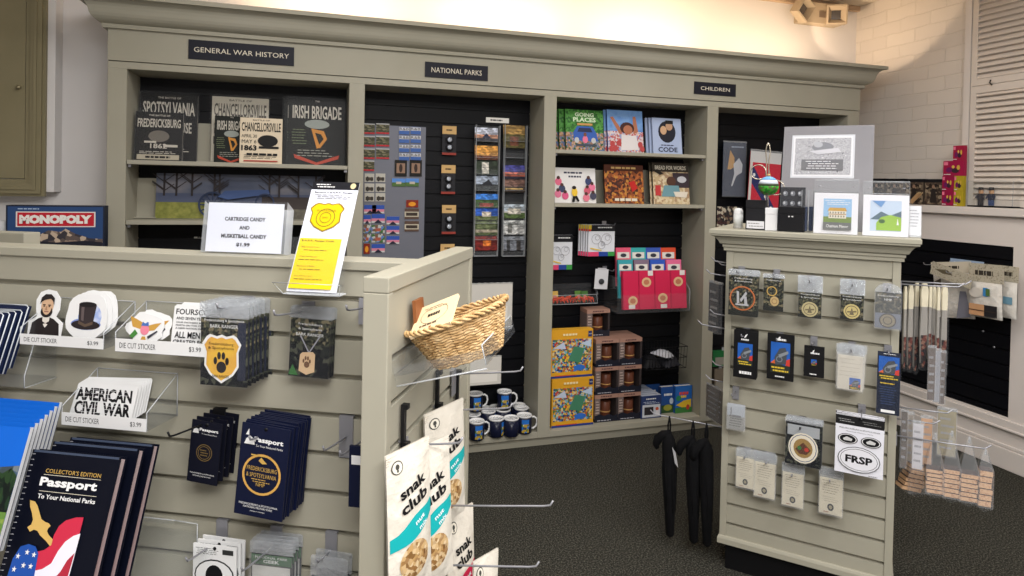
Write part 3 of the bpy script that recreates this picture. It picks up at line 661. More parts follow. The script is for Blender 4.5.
sky = C(10, 98, 205, .5); forest = mosaic('conifer_photo', [(16, 34, 22), (28, 52, 32), (10, 22, 18), (38, 62, 34)], 150, stretch=(1, 1, .35)); meadow = mosaic('meadow_photo', [(96, 132, 60), (128, 150, 70), (84, 112, 56), (150, 140, 70)], 60, stretch=(.4, 1, 1.4))
mtn = mosaic('mountain_photo', [(70, 90, 110), (110, 120, 126), (60, 72, 78)], 60)
def land(A):
    A.r(0, .62, 1, 1, sky); A.p([(0, .6), (.1, .7), (.3, .66), (.5, .72), (.7, .66), (1, .7), (1, .5), (0, .5)], mtn)
    A.p([(0, .3), (1, .3), (1, .62)] + [(1 - k / 14, .6 + (.05 if k % 2 else 0) + .03 * math.sin(k)) for k in range(1, 14)] + [(0, .62)], forest); A.r(0, .08, 1, .34, meadow); A.r(0, 0, 1, .1, C(60, 76, 96))
for k in range(7):
    x, y, o = 32.5 + 4.8 * k, 428 - 4.2 * k, .22 - .021 * k
    t_ = .008
    r = thing('park_booklet', 'booklet with blue sky and conifer cover, %s' % nth(k, 7), 'booklet', lean(FW, x, y, o, .2, .2, BT, 'TR'), (BT, 0, AF), 'blue sky booklets')
    b = MB(); b.box(-.1, .1, -t_ / 2, -t_ / 2 + .001, 0, .2, sky); land(Art(b, -.1, 0, .2, .2, -t_ / 2)); b.build('cover', r)
    b = MB(); b.box(-.098, .1, -t_ / 2 + .001, t_ / 2, .002, .198, C(70, 74, 84)); b.box(.0985, .1005, -t_ / 2, t_ / 2 - .002, 0, .201, C(190, 192, 196)); b.build('pages', r)
b1 = lean(FW, 37, 449, .20, BW, BH, BT, 'TL')
r = thing('book_rack', 'clear acrylic rack low on the front display under the leaning books', 'display holder', (0, 0, 0), (0, 0, AF)); q = FW.to_local(b1)
r.location = FW.P + Vector((0, 0, q[2]))
b = MB(); b.box(-1.55, q[0] + .16, -.33, 0, -.012, -.006, ACR); b.box(-1.55, q[0] + .16, -.333, -.33, -.012, .02, ACR); b.build('clear_shelf', r)
# navy cases in the clear holder at the left edge
def case(A): A.r(.08, .1, .92, .8, C(24, 44, 92)); A.lines(.15, .85, .82, .95, 2, WHT, .3)
for k in range(5):
    loc = lean(FW, 5.5 + 6.2 * k, 314 - 1 * k - (k == 4) * 4, .085 - .015 * k, .09, .125, math.radians(-20), 'TR')
    r = thing('card_case', 'navy card case with pale edge at far left, %s' % nth(k, 5), 'case', loc, (math.radians(-20), 0, AF), 'navy card cases')
    b = MB(); b.box(-.045, .045, -.004, .004, 0, .125, C(22, 32, 62, .3)); case(Art(b, -.045, 0, .09, .125, -.004)); b.build('case_body', r)
    MB().tube([(.0455, -.004, 0), (.0455, -.004, .122), (.04, -.004, .1255), (-.045, -.004, .1255)], .0013, C(205, 210, 216), 5).build('pale_edge', r)
loc, w_, h_ = FW.rect(-30, 374, 24, 386, .08)
r = thing('literature_holder', 'clear holder with navy card cases at the left edge of the front display', 'display holder', loc, (0, 0, AF))
b = MB(); b.box(-w_ / 2, w_ / 2, 0, .075, 0, .002, ACR); b.box(-w_ / 2, w_ / 2, 0, .002, 0, h_, ACR); b.box(-w_ / 2, w_ / 2, .073, .075, 0, .135, ACR)
b.add([(w_ / 2, 0, 0), (w_ / 2, .075, 0), (w_ / 2, .075, .135), (w_ / 2, .03, .11), (w_ / 2, 0, h_)], [(0, 1, 2, 3, 4)], ACR); b.tube([(w_ / 2, .075, .135), (w_ / 2, .03, .11), (w_ / 2, 0, h_), (w_ / 2, 0, 0), (w_ / 2, .075, 0)], .0012, ACRE, 4); b.build('clear_bin', r)
# candy sign on the top cap
loc, w_, h_ = FW.rect(205, 203, 280, 251, -.03, TOP + .001)
r = thing('candy_sign', 'white candy price sign in a clear stand on top of the front display', 'sign', loc, (math.radians(-7), 0, AF + .02))
b = MB(); b.box(-w_ / 2, w_ / 2, 0, .001, .002, h_, C(222, 224, 236)); A = Art(b, -w_ / 2, 0, w_, h_, 0); g_ = C(70, 70, 76)
A.t('CARTRIDGE CANDY', .5, .68, .08, g_, w=.54, bold=2); A.t('AND', .5, .51, .075, g_, bold=2); A.t('MUSKETBALL CANDY', .5, .34, .08, g_, w=.6, bold=2); A.t('$1.99', .5, .17, .08, g_, w=.18, bold=2); b.build('printed_sheet', r)
b = MB(); b.box(-w_ / 2 - .008, w_ / 2 + .008, -.003, -.0015, 0, h_ + .004, ACR); b.box(-w_ / 2 - .008, w_ / 2 + .008, .025, .027, 0, h_ - .01, ACRE); b.box(-w_ / 2 - .01, w_ / 2 + .01, -.004, .03, 0, .002, ACR)
for s_ in (-1, 1): b.add([(s_ * (w_ / 2 + .008), -.003, 0), (s_ * (w_ / 2 + .008), .027, 0), (s_ * (w_ / 2 + .008), .027, h_ - .01), (s_ * (w_ / 2 + .008), -.003, h_ + .004)], [(0, 1, 2, 3)], ACRE)
b.build('clear_stand', r)
# slanted brochure in its acrylic rest
T2 = math.radians(-27)
yel = C(222, 190, 16, .5)
def bark(A):
    A.r(0, .925, 1, 1, C(24, 24, 30)); A.lines(.08, .5, .94, .985, 2, WHT, .4); A.e(.88, .962, .06, .028, C(206, 190, 150)); A.t('Become a B.A.R.K. Ranger', .5, .895, .018, C(60, 60, 60), w=.82, bold=1)
    A.lines(.1, .9, .83, .88, 3, C(120, 120, 120), .3); shield(A, .45, .66, .36, .135, C(150, 120, 20)); shield(A, .45, .66, .33, .123, yel); A.ring(.45, .655, .2, .02, C(140, 120, 30)); A.ring(.45, .655, .12, .015, C(140, 120, 30)); A.t('RANGER', .45, .72, .016, C(140, 120, 30), w=.4); A.t('BARK', .45, .655, .014, C(140, 120, 30))
    for u, v in ((.86, .74), (.9, .7), (.84, .66), (.92, .64)): A.ring(u, v, .025, .008, C(190, 190, 190), n=8)
    A.r(.04, .02, .9, .46, yel); k_ = C(70, 62, 20); A.t('B.A.R.K. Ranger Code', .42, .435, .02, k_, w=.66, bold=1)
    for i, s_ in enumerate(('Bag your pet waste', 'Always leash your pet', 'Respect wildlife', 'Know where you can go')): A.t(s_, .3, .38 - .085 * i, .014, k_, w=.36); A.lines(.1, .8, .345 - .085 * i, .36 - .085 * i, 1, k_, .3, i)
for k in range(3):
    loc, w_, h_ = FW.rect(286, 190, 336, 292, .10 - .006 * k)
    r = thing('brochure', 'tall white and yellow ranger brochure, %s in its rest' % nth(k, 3), 'brochure', loc, (T2, 0, AF), 'yellow brochures')
    h_ = .222
    b = MB(); b.box(-w_ / 2, w_ / 2, 0, .001, 0, h_, C(216, 218, 230)); bark(Art(b, -w_ / 2, 0, w_, h_, 0)); b.build('printed_sheet', r)
loc, w_, h_ = FW.rect(283, 277, 339, 295, .115)
r = thing('brochure_rest', 'small clear acrylic rest holding the yellow brochures', 'display holder', loc, (0, 0, AF))
b = MB(); b.box(-w_ / 2, w_ / 2, 0, .03, -.001, .001, ACRE); b.add([(-w_ / 2, 0, 0), (w_ / 2, 0, 0), (w_ / 2 + .008, -.016, .022), (-w_ / 2 - .012, -.016, .022)], [(0, 1, 2, 3)], ACR)
b.tube([(-w_ / 2, 0, 0), (w_ / 2, 0, 0), (w_ / 2 + .008, -.016, .022), (-w_ / 2 - .012, -.016, .022)], .001, ACRE, 4, close=True); b.box(-.012, .012, .03, .115, -.001, .002, ACR); b.box(-w_ / 2, w_ / 2, .018, .021, 0, .1, ACR)
b.xf(Matrix.Rotation(0, 4, 'X')); b.build('clear_tray', r)
# ============================================================ THE WING: shelf with basket, snack bags
sp_ = FS.hit(392, 370, 0); sz = sp_.z
sx0 = FS.to_local(sp_)[0]
r = thing('acrylic_shelf', 'tilted clear acrylic shelf under the wicker basket on the wing', 'shelf', FS.P + FS.d * (sx0 + .0) + Vector((0, 0, sz - .01)), (0, 0, FS.rz))
SL, SW_, SR = .24, .16, math.radians(0)
b = MB(); b.box(0, SL, -SW_, -.004, -.002, .002, ACR); b.box(0, .003, -SW_, -.004, -.018, .012, ACR); b.box(0, SL, -SW_ - .002, -SW_, -.012, .02, ACR); b.box(0, SL, -.006, -.003, 0, .05, ACR)
b.tube([(0, -SW_, -.012), (0, -SW_, .02), (SL, -SW_, .02)], .0015, ACRE, 4); b.tube([(0, -SW_, -.018), (0, -.004, -.018)], .0015, ACRE, 4); b.tube([(SL, -.004, 0), (SL, -SW_, 0)], .0015, ACRE, 4)
b.xf(Matrix.Rotation(math.radians(-15), 4, 'X')); b.build('clear_shelf', r); r.rotation_euler = (0, 0, FS.rz)
wick = noisy('wicker', [(150, 112, 66), (206, 170, 120), (226, 196, 150)], 70, .6, .1)
wickd = noisy('wicker_dark', [(96, 62, 36), (140, 100, 62)], 70, .7)
BK_P = FS.P + FS.d * (sx0 + .12) + FS.n * .1 + Vector((0, 0, sz + .0))
bk = thing('wicker_basket', 'half-round natural wicker basket on the acrylic shelf of the wing', 'basket', BK_P, (0, math.radians(-20), AF + math.radians(10)))
BWd, BDp, BHt = .092, .062, .078
def outline(t, s_):            # D shape: rounded toward the viewer, flat behind
    a = 2 * math.pi * t; c, q = math.cos(a), math.sin(a)
    y = -q * BDp * (1.15 if q > 0 else .55)
    return c * BWd * (abs(c) ** -.12 if abs(c) > .02 else 1) * s_, y * s_
b = MB(); NST = 30; rows = 17
for k in range(NST):
    pts = []
    for j in range(6): v = j / 5; x, y = outline(k / NST, .66 + .34 * v); pts.append((x, y, BHt * v))
    b.tube(pts, .0016, wickd, 5)
for j in range(rows):
    v = (j + .5) / rows; pts = []; N = NST * 4
    for k in range(N):
        x, y = outline(k / N, (.66 + .34 * v) + .018 * math.sin(math.pi * k / 2 + math.pi * j + .001)); pts.append((x, y, BHt * v + .001 * math.sin(k)))
    b.tube(pts, .0024, wick, 5, close=True)
b.build('woven_body', bk)
b = MB()
for ph in (0, 2.1, 4.2):
    N = 150; pts = []
    for k in range(N):
        x, y = outline(k / N, 1.03); a = 2 * math.pi * k / N * 15 + ph; l_ = math.hypot(x, y) or 1
        pts.append((x + x / l_ * (.0036) * math.cos(a), y + y / l_ * .0036 * math.cos(a), BHt + .0036 * math.sin(a)))
    b.tube(pts, .0026, wick, 6, close=True)
b.build('braided_rim', bk)
b = MB(); b.prism([outline(k / 24, .66) for k in range(24)], 0, .003, wickd); b.xf(Matrix.Rotation(math.pi / 2, 4, 'X') @ Matrix.Scale(1, 4)); b.build('base', bk)
def tile(px, off, tilt, roll, label, dy=0):
    F = Frame(BK_P, AF + math.radians(-12)); loc, w_, h_ = F.rect(*px, off)
    b = MB(); b.box(-w_ / 2, w_ / 2, -.003, .003, 0, h_, C(232, 206, 166)); A = Art(b, -w_ / 2, 0, w_, h_, -.003); k_ = C(90, 74, 60)
    A.ring(.5, .55, .34, .012, k_, asp=.55); A.scr(.5, .55, .12, INK, .36); A.lines(.2, .8, .72, .86, 2, k_, .25); A.scr(.5, .22, .06, k_, .6); A.e(.5, .1, .03, .03, C(170, 90, 60))
    return tag(b.build('wooden_magnet', None, loc, (tilt, roll, F.rz)), label, 'magnet')
m1 = tile((410, 303, 450, 331), .085, math.radians(-58), math.radians(-24), 'pale square wooden magnet with dark stamp lying on the basket rim')
m1.scale = (1.1, 1, 1.6)
b = MB(); b.box(-.022, .022, -.003, .003, 0, .045, C(130, 80, 46)); o = b.build('wooden_magnet', None, FS.P + FS.d * (sx0 + .1) + FS.n * .012 + Vector((0, 0, sz + .055)), (-.1, 0, FS.rz)); tag(o, 'brown edged wooden magnet standing at the near end of the basket', 'magnet')
# snack bags
nuts = noisy('nut_photo', [(120, 84, 46), (196, 158, 104), (226, 204, 166), (150, 108, 60)], 150, .35, 0, 2, None, 'vor')
paper = noisy('snack_bag_foil', [(214, 207, 194), (226, 220, 208)], 22, .35, .7)
def snack(px, D, rz, kind, label, roll=0, hk=None):
    x0, y0, x1, y1 = px; P = Vector((0, 0, EYE)) + ray((x0 + x1) / 2, (y0 + y1) / 2) * (D / FPX)
    F = Frame(P, rz); loc, w_, h_ = F.rect(x0, y0, x1, y1)
    r = thing('snack_bag', label, 'snack bag', loc, (0, roll, rz), 'snack bags on the wing')
    b = MB(); N, Mx = 12, 8; fr = []; bkk = []
    def pt(u, v, s_):
        e = max(0, 1 - abs(2 * v - 1) ** 3) * max(0, 1 - abs(2 * u - 1) ** 3)
        wv = .05 * math.sin(9 * v + (0 if s_ < 0 else 1)) * (1 - e) * .1
        return ((u - .5) * w_ * (1 - .05 * e), s_ * (.0015 + .016 * e * (1 - .45 * v)) + wv * .02, v * h_)
    for s_ in (-1, 1):
        b.add([pt(i / Mx, j / N, s_) for j in range(N + 1) for i in range(Mx + 1)], [(j * (Mx + 1) + i, j * (Mx + 1) + i + 1, (j + 1) * (Mx + 1) + i + 1, (j + 1) * (Mx + 1) + i) for j in range(N) for i in range(Mx)], paper, True)
    b.build('pouch', r)
    def deco(pts, m, name, lift=.0008):
        """printing that follows the bulge of the pouch"""
        d = MB(); d.poly(pts, 0, m); return pts
    def onbag(vs, fs, m, lift):
        q.add([(lambda p: (p[0], p[1] - lift, p[2]))(pt(u, v, -1)) for u, v in vs], fs, m, True)
    def patch(fn, m, lift, nu=8, nv=10):
        onbag([fn(i / nu, j / nv) for j in range(nv + 1) for i in range(nu + 1)], [(j * (nu + 1) + i, j * (nu + 1) + i + 1, (j + 1) * (nu + 1) + i + 1, (j + 1) * (nu + 1) + i) for j in range(nv) for i in range(nu)], m, lift)
    q = MB()
    def disc(cu, cv, ru, rv, m, lift):
        patch(lambda a, c: (cu + ru * c * math.cos(2 * math.pi * a), cv + rv * c * math.sin(2 * math.pi * a)), m, lift, 20, 3)
    def word(s_, cu, cv, hh, ww, rot, m):
        vs, fs, _ = glyphs(s_, 1.5); c, k = math.cos(rot), math.sin(rot); ar = w_ / h_
        onbag([(cu + (a * ww * c - bb * hh / ar * k), cv + (a * ww * k * ar + bb * hh * c)) for a, bb in vs], fs, m, .0016)
    teal = C(24, 168, 172); red = C(206, 40, 78); bc_ = teal if kind != 'red' else red
    disc(.5, .25, .34, .13, nuts, .0006)
    patch(lambda a, c: (.02 + .96 * a, .4 + .14 * a + .11 * (c - .5) * (1.1 - .3 * math.cos(6 * a))), bc_, .001)
    word('nut', .62, .505, .03, .24, .35, C(220, 236, 236)); word('mix', .7, .46, .03, .22, .35, C(220, 236, 236))
    word('snak', .5, .745, .075, .62, .25, INK); word('club', .52, .645, .08, .64, .25, INK)
    disc(.2, .9, .12, .045, C(70, 70, 66), .0006); disc(.2, .9, .1, .038, C(226, 220, 206), .0009); disc(.2, .905, .04, .018, C(70, 70, 66), .0012); disc(.2, .88, .02, .01, C(70, 70, 66), .0012)
    q.build('printing', r)
    b = MB()
    for k in range(4): b.box(-w_ / 2, w_ / 2, -.0022, -.0012, h_ * (.93 + .015 * k), h_ * (.933 + .015 * k), C(200, 192, 178))
    b.build('crimped_seal', r)
    return r
RZB = AF + math.radians(62)
snack((391, 444, 430, 592), 1.06, RZB, 'teal', 'white snack pouch with teal band, nearest the wing post', math.radians(-3))
snack((411, 442, 452, 584), 1.14, RZB - .1, 'teal', 'white snack pouch with teal band, just right of the nearest pouch', math.radians(-4))
snack((428, 405, 464, 522), 1.27, RZB, 'teal', 'white snack pouch with teal band, hanging highest on the wing', math.radians(-3))
snack((450, 508, 474, 640), 1.38, RZB - .1, 'red', 'white snack pouch with crimson band, low on the wing', math.radians(-3))
snack((472, 556, 494, 690), 1.3, RZB - .1, 'red', 'white snack pouch tip at the bottom edge of the view')
for bx, by, tx, lb in ((404, 442, 461, 'chrome hook holding the nearest pair of snack pouches'), (437, 408, 510, 'long chrome hook holding the highest snack pouch'), (428, 503, 550, 'long bare chrome hook over the carpet, upper one'), (422, 562, 535, 'long bare chrome hook over the carpet, lower one'), (453, 372, 522, 'chrome hook beneath the acrylic basket shelf')):
    hook(FS, bx, by, .2, lb, tipx=tx, plate=(.012, .05), drop=.004)
for bx, by, lb in ((402, 421, 'black bracket in a wing groove above the nearest snack pouch'), (436, 385, 'black bracket in a wing groove below the basket shelf'), (456, 383, 'black bracket in a wing groove near the far wing edge')):
    p = FS.hit(bx, by); b = MB(); b.box(-.006, .006, -.006, 0, -.045, .03, DMETAL); b.box(-.006, .006, -.014, 0, -.045, -.035, DMETAL); b.box(-.006, .006, -.012, -.006, .022, .03, DMETAL)
    tag(b.build('shelf_bracket', None, p, (0, 0, FS.rz)), lb, 'bracket')
# ============================================================ BOOKCASE GOODS
def board(F, px, off, label, cat, name, art, cover, t=.012, z=None, tilt=-.14, n=1, gap=.016, sx=-.012, group=None, film=None, side=None, jit=0):
    """books or boards standing face out; copies stand behind, shifted by sx along the shelf"""
    loc, w, h = F.rect(*px, off)
    if z is not None: h = h + (loc.z - z); loc.z = z
    c = math.cos(tilt); h = h / c
    r = thing(name, label if n == 1 else label % nth(0, n), cat, loc, (tilt, 0, F.rz), group)
    b = MB(); b.box(-w / 2, w / 2, -t / 2, -t / 2 + .0012, 0, h, cover); b.box(-w / 2, w / 2, t / 2 - .0012, t / 2, 0, h, cover); b.box(-w / 2, -w / 2 + .0012, -t / 2, t / 2, 0, h, side or cover)
    art(Art(b, -w / 2, 0, w, h, -t / 2, .0004)); b.build('cover', r)
    MB().box(-w / 2 + .002, w / 2 - .002, -t / 2 + .0012, t / 2 - .0012, .003, h - .003, C(206, 200, 188)).build('pages', r)
    if film: MB().box(-w / 2 - .008, w / 2 + .008, -t / 2 - .004, -t / 2 - .003, -.0, h + .01, film).build('clear_sleeve', r)
    for k in range(1, n): dup(r, loc - F.n * gap * k + F.d * sx * k, (tilt, 0, F.rz), label % nth(k, n))
    return r, loc, w, h
SHZ = {11: 1.464, 12: 1.198, 31: 1.582, 32: 1.296}
chalk = C(196, 190, 178); kraft = C(206, 192, 170); blk = C(15, 14, 15)
def chart(lines, ink, seed=0):
    def f(A):
        for s_, v, hh, ww in lines: A.t(s_, .5, v, hh, ink, w=ww, bold=1)
        A.lines(.08, .92, .1, .2, 3, ink, .35, seed + 3)
    return f
def spots(A): chart([('THE BATTLE OF', .94, .03, .4), ('SPOTSYLVANIA', .78, .2, .9), ('COURT HOUSE', .5, .16, .8), ('MAY 8-21', .3, .1, .5)], chalk)(A)
def fred(A):
    chart([('THE BATTLE OF', .93, .035, .45), ('FREDERICKSBURG', .77, .18, .9), ('1862', .3, .1, .35)], chalk)(A); A.e(.5, .5, .22, .12, C(110, 104, 96)); A.r(.2, .36, .45, .4, chalk); A.r(.6, .28, .9, .33, chalk); A.r(.06, .02, .94, .12, C(176, 168, 150)); A.scr(.5, .07, .05, blk, .6)
def chan(ink):
    def f(A):
        chart([('BATTLE OF', .95, .03, .4), ('CHANCELLORSVILLE', .8, .2, .92)], ink)(A); A.t('APRIL 30', .22, .6, .07, ink, w=.36); A.t('MAY 6', .22, .48, .08, ink, w=.34); A.t('1863', .22, .34, .12, ink, w=.36, bold=2); A.e(.66, .5, .24, .13, blk); A.r(.45, .33, .92, .38, blk); A.scr(.5, .2, .06, ink, .85); A.r(.1, .04, .9, .07, C(170, 70, 60))
    return f
def irish(A):
    A.t('THE', .5, .97, .025, chalk); A.t('IRISH BRIGADE', .5, .8, .2, chalk, w=.86, bold=1); g = C(206, 140, 60)
    A.e(.5, .62, .22, .07, C(150, 156, 150)); A.p([(.4, .55), (.62, .52), (.68, .4), (.56, .26), (.5, .26), (.62, .4), (.57, .47), (.42, .5)], g); A.p([(.4, .55), (.44, .55), (.56, .27), (.5, .25)], g)
    A.lines(.06, .34, .3, .55, 6, C(110, 120, 90), .3, 5); A.p([(.1, .16), (.5, .04), (.9, .16), (.88, .1), (.5, 0), (.12, .1)], C(180, 70, 50)); A.lines(.15, .85, .12, .24, 3, C(150, 150, 140), .3, 8)
bagk = dict(film=FILM)
board(FB, (139, 93.5, 197, 160), -.17, 'black lettered SPOTSYLVANIA print standing in a clear sleeve, top shelf left', 'print', 'framed_print', spots, blk, z=SHZ[11], tilt=-.1, t=.02, side=C(150, 150, 150), **bagk)
board(FB, (134.5, 112, 182.5, 160), -.09, 'smaller black FREDERICKSBURG print with a pale band, top shelf far left', 'print', 'framed_print', fred, blk, z=SHZ[11], tilt=-.12, t=.02, side=C(190, 190, 190), **bagk)
board(FB, (211, 97, 268, 160), -.19, 'large pale CHANCELLORSVILLE print in a glinting clear sleeve, at the back', 'print', 'framed_print', chan(C(90, 86, 80)), C(206, 200, 184), z=SHZ[11], tilt=-.1, t=.015, **bagk)
board(FB, (214, 116, 248, 161), -.15, 'small green and black IRISH BRIGADE print behind the cream print', 'print', 'framed_print', irish, C(22, 26, 22), z=SHZ[11], tilt=-.1, t=.012)
board(FB, (239.5, 118, 282, 161), -.11, 'small cream CHANCELLORSVILLE 1863 print in front of the pale print', 'print', 'framed_print', chan(blk), C(222, 206, 180), z=SHZ[11], tilt=-.1, t=.014)
board(FB, (288, 99, 345, 163), -.10, 'large dark IRISH BRIGADE print with a gold harp, %s at the shelf end', 'print', 'framed_print', irish, C(16, 18, 16), z=SHZ[11], tilt=-.1, t=.012, n=2, sx=-.022, gap=.02, group='large harp prints', **bagk)
# plain easel backs showing between the goods
def easel(px, off, z, label, col=PAINT):
    loc, w_, h_ = FB.rect(*px, off); h_ += loc.z - z; loc.z = z
    b = MB(); b.box(-w_ / 2, w_ / 2, 0, .006, 0, h_, col); b.box(-w_ / 2, w_ / 2, -.05, 0, 0, .004, col)
    tag(b.build('display_riser', None, loc, (-.06, 0, 0)), label, 'display riser')
easel((176, 123, 222, 162), -.222, SHZ[11], 'plain sage riser behind the black print, top left shelf')
easel((134, 178, 158, 221), -.2, SHZ[12], 'plain sage riser beside the cannon panorama')
# panorama of a cannon in a winter field
dusk = noisy('dusk_photo', [(72, 80, 104), (100, 106, 124), (146, 140, 142)], 3, .5, stretch=(1, 1, 3))
def pano(A):
    A.r(0, .55, 1, 1, dusk); A.r(0, .35, 1, .56, C(84, 92, 118)); A.r(0, 0, .36, .36, photo('grass_art', [(112, 116, 54), (146, 146, 74)], 60)); A.r(.36, 0, 1, .36, photo('mud_art', [(70, 66, 58), (112, 106, 90)], 40)); A.r(.62, .22, 1, .5, C(66, 58, 56))
    rr = random.Random(4); tk = C(52, 46, 48)
    for u in (.04, .11, .2, .33, .36, .66, .72, .84, .95):
        A.r(u, .5, u + .012, 1, tk)
        for q in range(5): v = rr.uniform(.6, .9); d = rr.choice((-1, 1)); A.p([(u, v), (u + d * .06, v + .16), (u + d * .064, v + .15), (u, v - .03)], tk)
    wl = C(44, 56, 84)
    A.ring(.33, .3, .085, .012, wl, asp=1)
    for q in range(6):
        a = q * math.pi / 6; c, s_ = math.cos(a), math.sin(a); k = A.w / A.h; A.p([(.33 + c * .08 - s_ * .004, .3 + (s_ * .08 + c * .004) * k), (.33 + c * .08 + s_ * .004, .3 + (s_ * .08 - c * .004) * k), (.33 - c * .08 + s_ * .004, .3 - (s_ * .08 + c * .004) * k), (.33 - c * .08 - s_ * .004, .3 - (s_ * .08 - c * .004) * k)], wl)
    A.p([(.36, .48), (.4, .62), (.66, .66), (.67, .56), (.42, .42)], C(70, 92, 140)); A.ring(.64, .36, .06, .01, wl, asp=1)
board(FB, (158.5, 175, 325, 222), -.17, 'wide panorama print of a cannon in a winter field on the lower shelf', 'print', 'panorama_print', pano, C(70, 72, 84), z=SHZ[12], tilt=-.1, t=.016)
def smallcard(px, off, label, txt='PRICE'):
    loc, w_, h_ = FB.rect(*px, off); b = MB(); b.box(-w_ / 2, w_ / 2, 0, .001, 0, h_, C(206, 204, 198)); Art(b, -w_ / 2, 0, w_, h_, 0).scr(.5, .5, .35, C(70, 70, 70), .7)
    tag(b.build('price_card', None, loc, (0, 0, 0)), label, 'price card')
smallcard((194, 233.5, 212, 240.5), -.235, 'tiny pale price card on the black back under the panorama')
# ---- bay 2: grey magnet board
loc, w_, h_ = FBB.rect(357, 125.5, 424, 262, .012)
mbd = tag(MB().box(-w_ / 2, w_ / 2, 0, .01, 0, h_, C(112, 114, 124, .45, .2)).build('magnet_board', None, loc, (0, 0, 0)), 'tall grey metal magnet board on the black back of the second bay', 'magnet board')
fieldp = mosaic('field_photo', [(96, 92, 64), (60, 62, 44), (130, 124, 96), (74, 72, 56)], 60, stretch=(1, 1, 3)); housep = mosaic('house_photo', [(70, 110, 60), (190, 190, 186), (120, 90, 70), (96, 130, 190), (60, 84, 48)], 70)
def mg(A, kind):
    if kind == 'f': A.r(0, .15, 1, .9, fieldp); A.r(0, 0, 1, .15, C(190, 50, 60)); A.r(0, .9, 1, 1, C(190, 190, 190))
    if kind == 'c': A.r(0, 0, 1, 1, C(190, 186, 176)); A.r(.1, .15, .9, .55, C(84, 72, 60)); A.e(.3, .35, .16, .3, C(60, 56, 50)); A.e(.75, .35, .12, .25, C(60, 56, 50))
    if kind == 'b': A.r(0, 0, 1, 1, C(70, 104, 170)); A.r(0, .5, 1, .95, C(206, 206, 210)); A.t('R&B', .5, .72, .35, INK, w=.9)
    if kind == 's': A.r(0, .45, 1, 1, C(50, 84, 170)); A.r(0, .2, 1, .5, C(210, 130, 150)); A.p([(.2, 0), (.5, .4), (.8, 0)], C(40, 40, 60))
    if kind == 'h': A.r(0, 0, 1, 1, housep); A.r(.3, .2, .7, .6, C(170, 90, 70))
    if kind == 'r': A.r(0, 0, 1, 1, C(130, 40, 26)); A.e(.5, .45, .3, .3, C(230, 150, 40))
    if kind == 'd': A.r(0, 0, 1, 1, C(30, 28, 26)); A.r(.15, .2, .85, .8, C(150, 120, 100)); A.e(.5, .5, .14, .26, C(60, 46, 40))
    if kind == 'n': A.r(0, .5, 1, 1, C(90, 140, 210)); A.r(0, 0, 1, .5, C(80, 110, 60)); A.r(.3, .3, .7, .6, C(190, 180, 160))
    if kind == 't': A.r(0, 0, 1, 1, C(90, 70, 60)); A.r(0, .2, 1, .7, C(190, 180, 160)); A.r(.1, .3, .9, .6, C(60, 50, 44))
mk = {}
KL = dict(f='brown battlefield with red edge', c='white card with cannon', b='blue and white lettering', s='blue and pink sunset', h='red house among trees', r='red sky with orange sun', d='dark card with figure', n='blue sky over a farm', t='row of soldiers')
rows = []
def grid(kind, xs, ys, wpx, hpx):
    for j, y in enumerate(ys):
        for i, x in enumerate(xs): rows.append((kind, x, y, wpx, hpx))
grid('f', (361.5, 376), (123.5, 136, 148.5), 14, 11); rows.append(('f', 362, 160.5, 13, 11))
grid('b', (399, 410.5), (127, 135.5, 144.5, 153), 11, 8); grid('d', (394.5, 409.5), (160,), 13, 17); grid('n', (392, 405.5), (178.5,), 14, 8.5)
grid('c', (364.5, 375.5), (173.5, 183.5, 193), 10.5, 9); grid('s', (364, 372), (205,), 13, 9); rows += [('s', 363.5, 215, 8, 9), ('s', 371.5, 214, 14, 9.5), ('h', 363.5, 224.5, 8, 9), ('h', 371.5, 225, 14, 8.5), ('h', 363.5, 234, 8, 9), ('h', 371.5, 234, 14, 9), ('r', 363.5, 243.5, 7, 11), ('s', 371.5, 244, 14, 9)]
grid('s', (386.5,), (216.5, 226, 236), 13.5, 8.5); rows.append(('r', 406, 200, 13, 8)); grid('t', (404.5,), (208.5, 221), 15, 11)
for i, (kind, x, y, wp, hp) in enumerate(rows):
    loc, w_, h_ = FBB.rect(x, y, x + wp - .8, y + hp - .6, .016)
    b = MB(); b.box(-w_ / 2, w_ / 2, -.001, .0026, 0, h_, C(200, 200, 200)); mg(Art(b, -w_ / 2, 0, w_, h_, -.001, .0003), kind)
    tag(b.build('souvenir_magnet', None, loc), 'small %s magnet on the grey board' % KL[kind], 'magnet', 'magnets: ' + KL[kind])
for k, (x, y) in enumerate(((442, 126), (441, 165), (441.5, 205), (440, 244))):
    loc, w_, h_ = FBB.rect(x, y, x + 14, y + 29, .02)
    r = thing('lens_keychain', 'card of black camera lens keychains, %s of the column' % ('topmost', 'second', 'third', 'lowest')[k], 'keychain', loc, (0, 0, 0), 'lens keychain cards')
    b = MB(); b.box(-w_ / 2, w_ / 2, -.001, .001, 0, h_, C(40, 40, 44)); A = Art(b, -w_ / 2, 0, w_, h_, -.001, .0004); A.r(.0, .72, 1, 1, C(206, 168, 110)); A.scr(.5, .86, .06, INK, .5); A.r(.0, 0, 1, .08, C(150, 60, 50)); b.build('backing_card', r)
    for zz in (.52, .26):
        b = MB(); b.lathe([(.02, 0), (.02, .01), (.015, .014)], 0, 0, C(50, 50, 54, .3, .4), 14); b.lathe([(.013, .0145), (.009, .015)], 0, 0, C(180, 186, 196, .2, .5), 14)
        b.xf(Matrix.Translation((0, -.002, zz * h_)) @ Matrix.Rotation(math.pi / 2, 4, 'X')); b.build('lens', r)
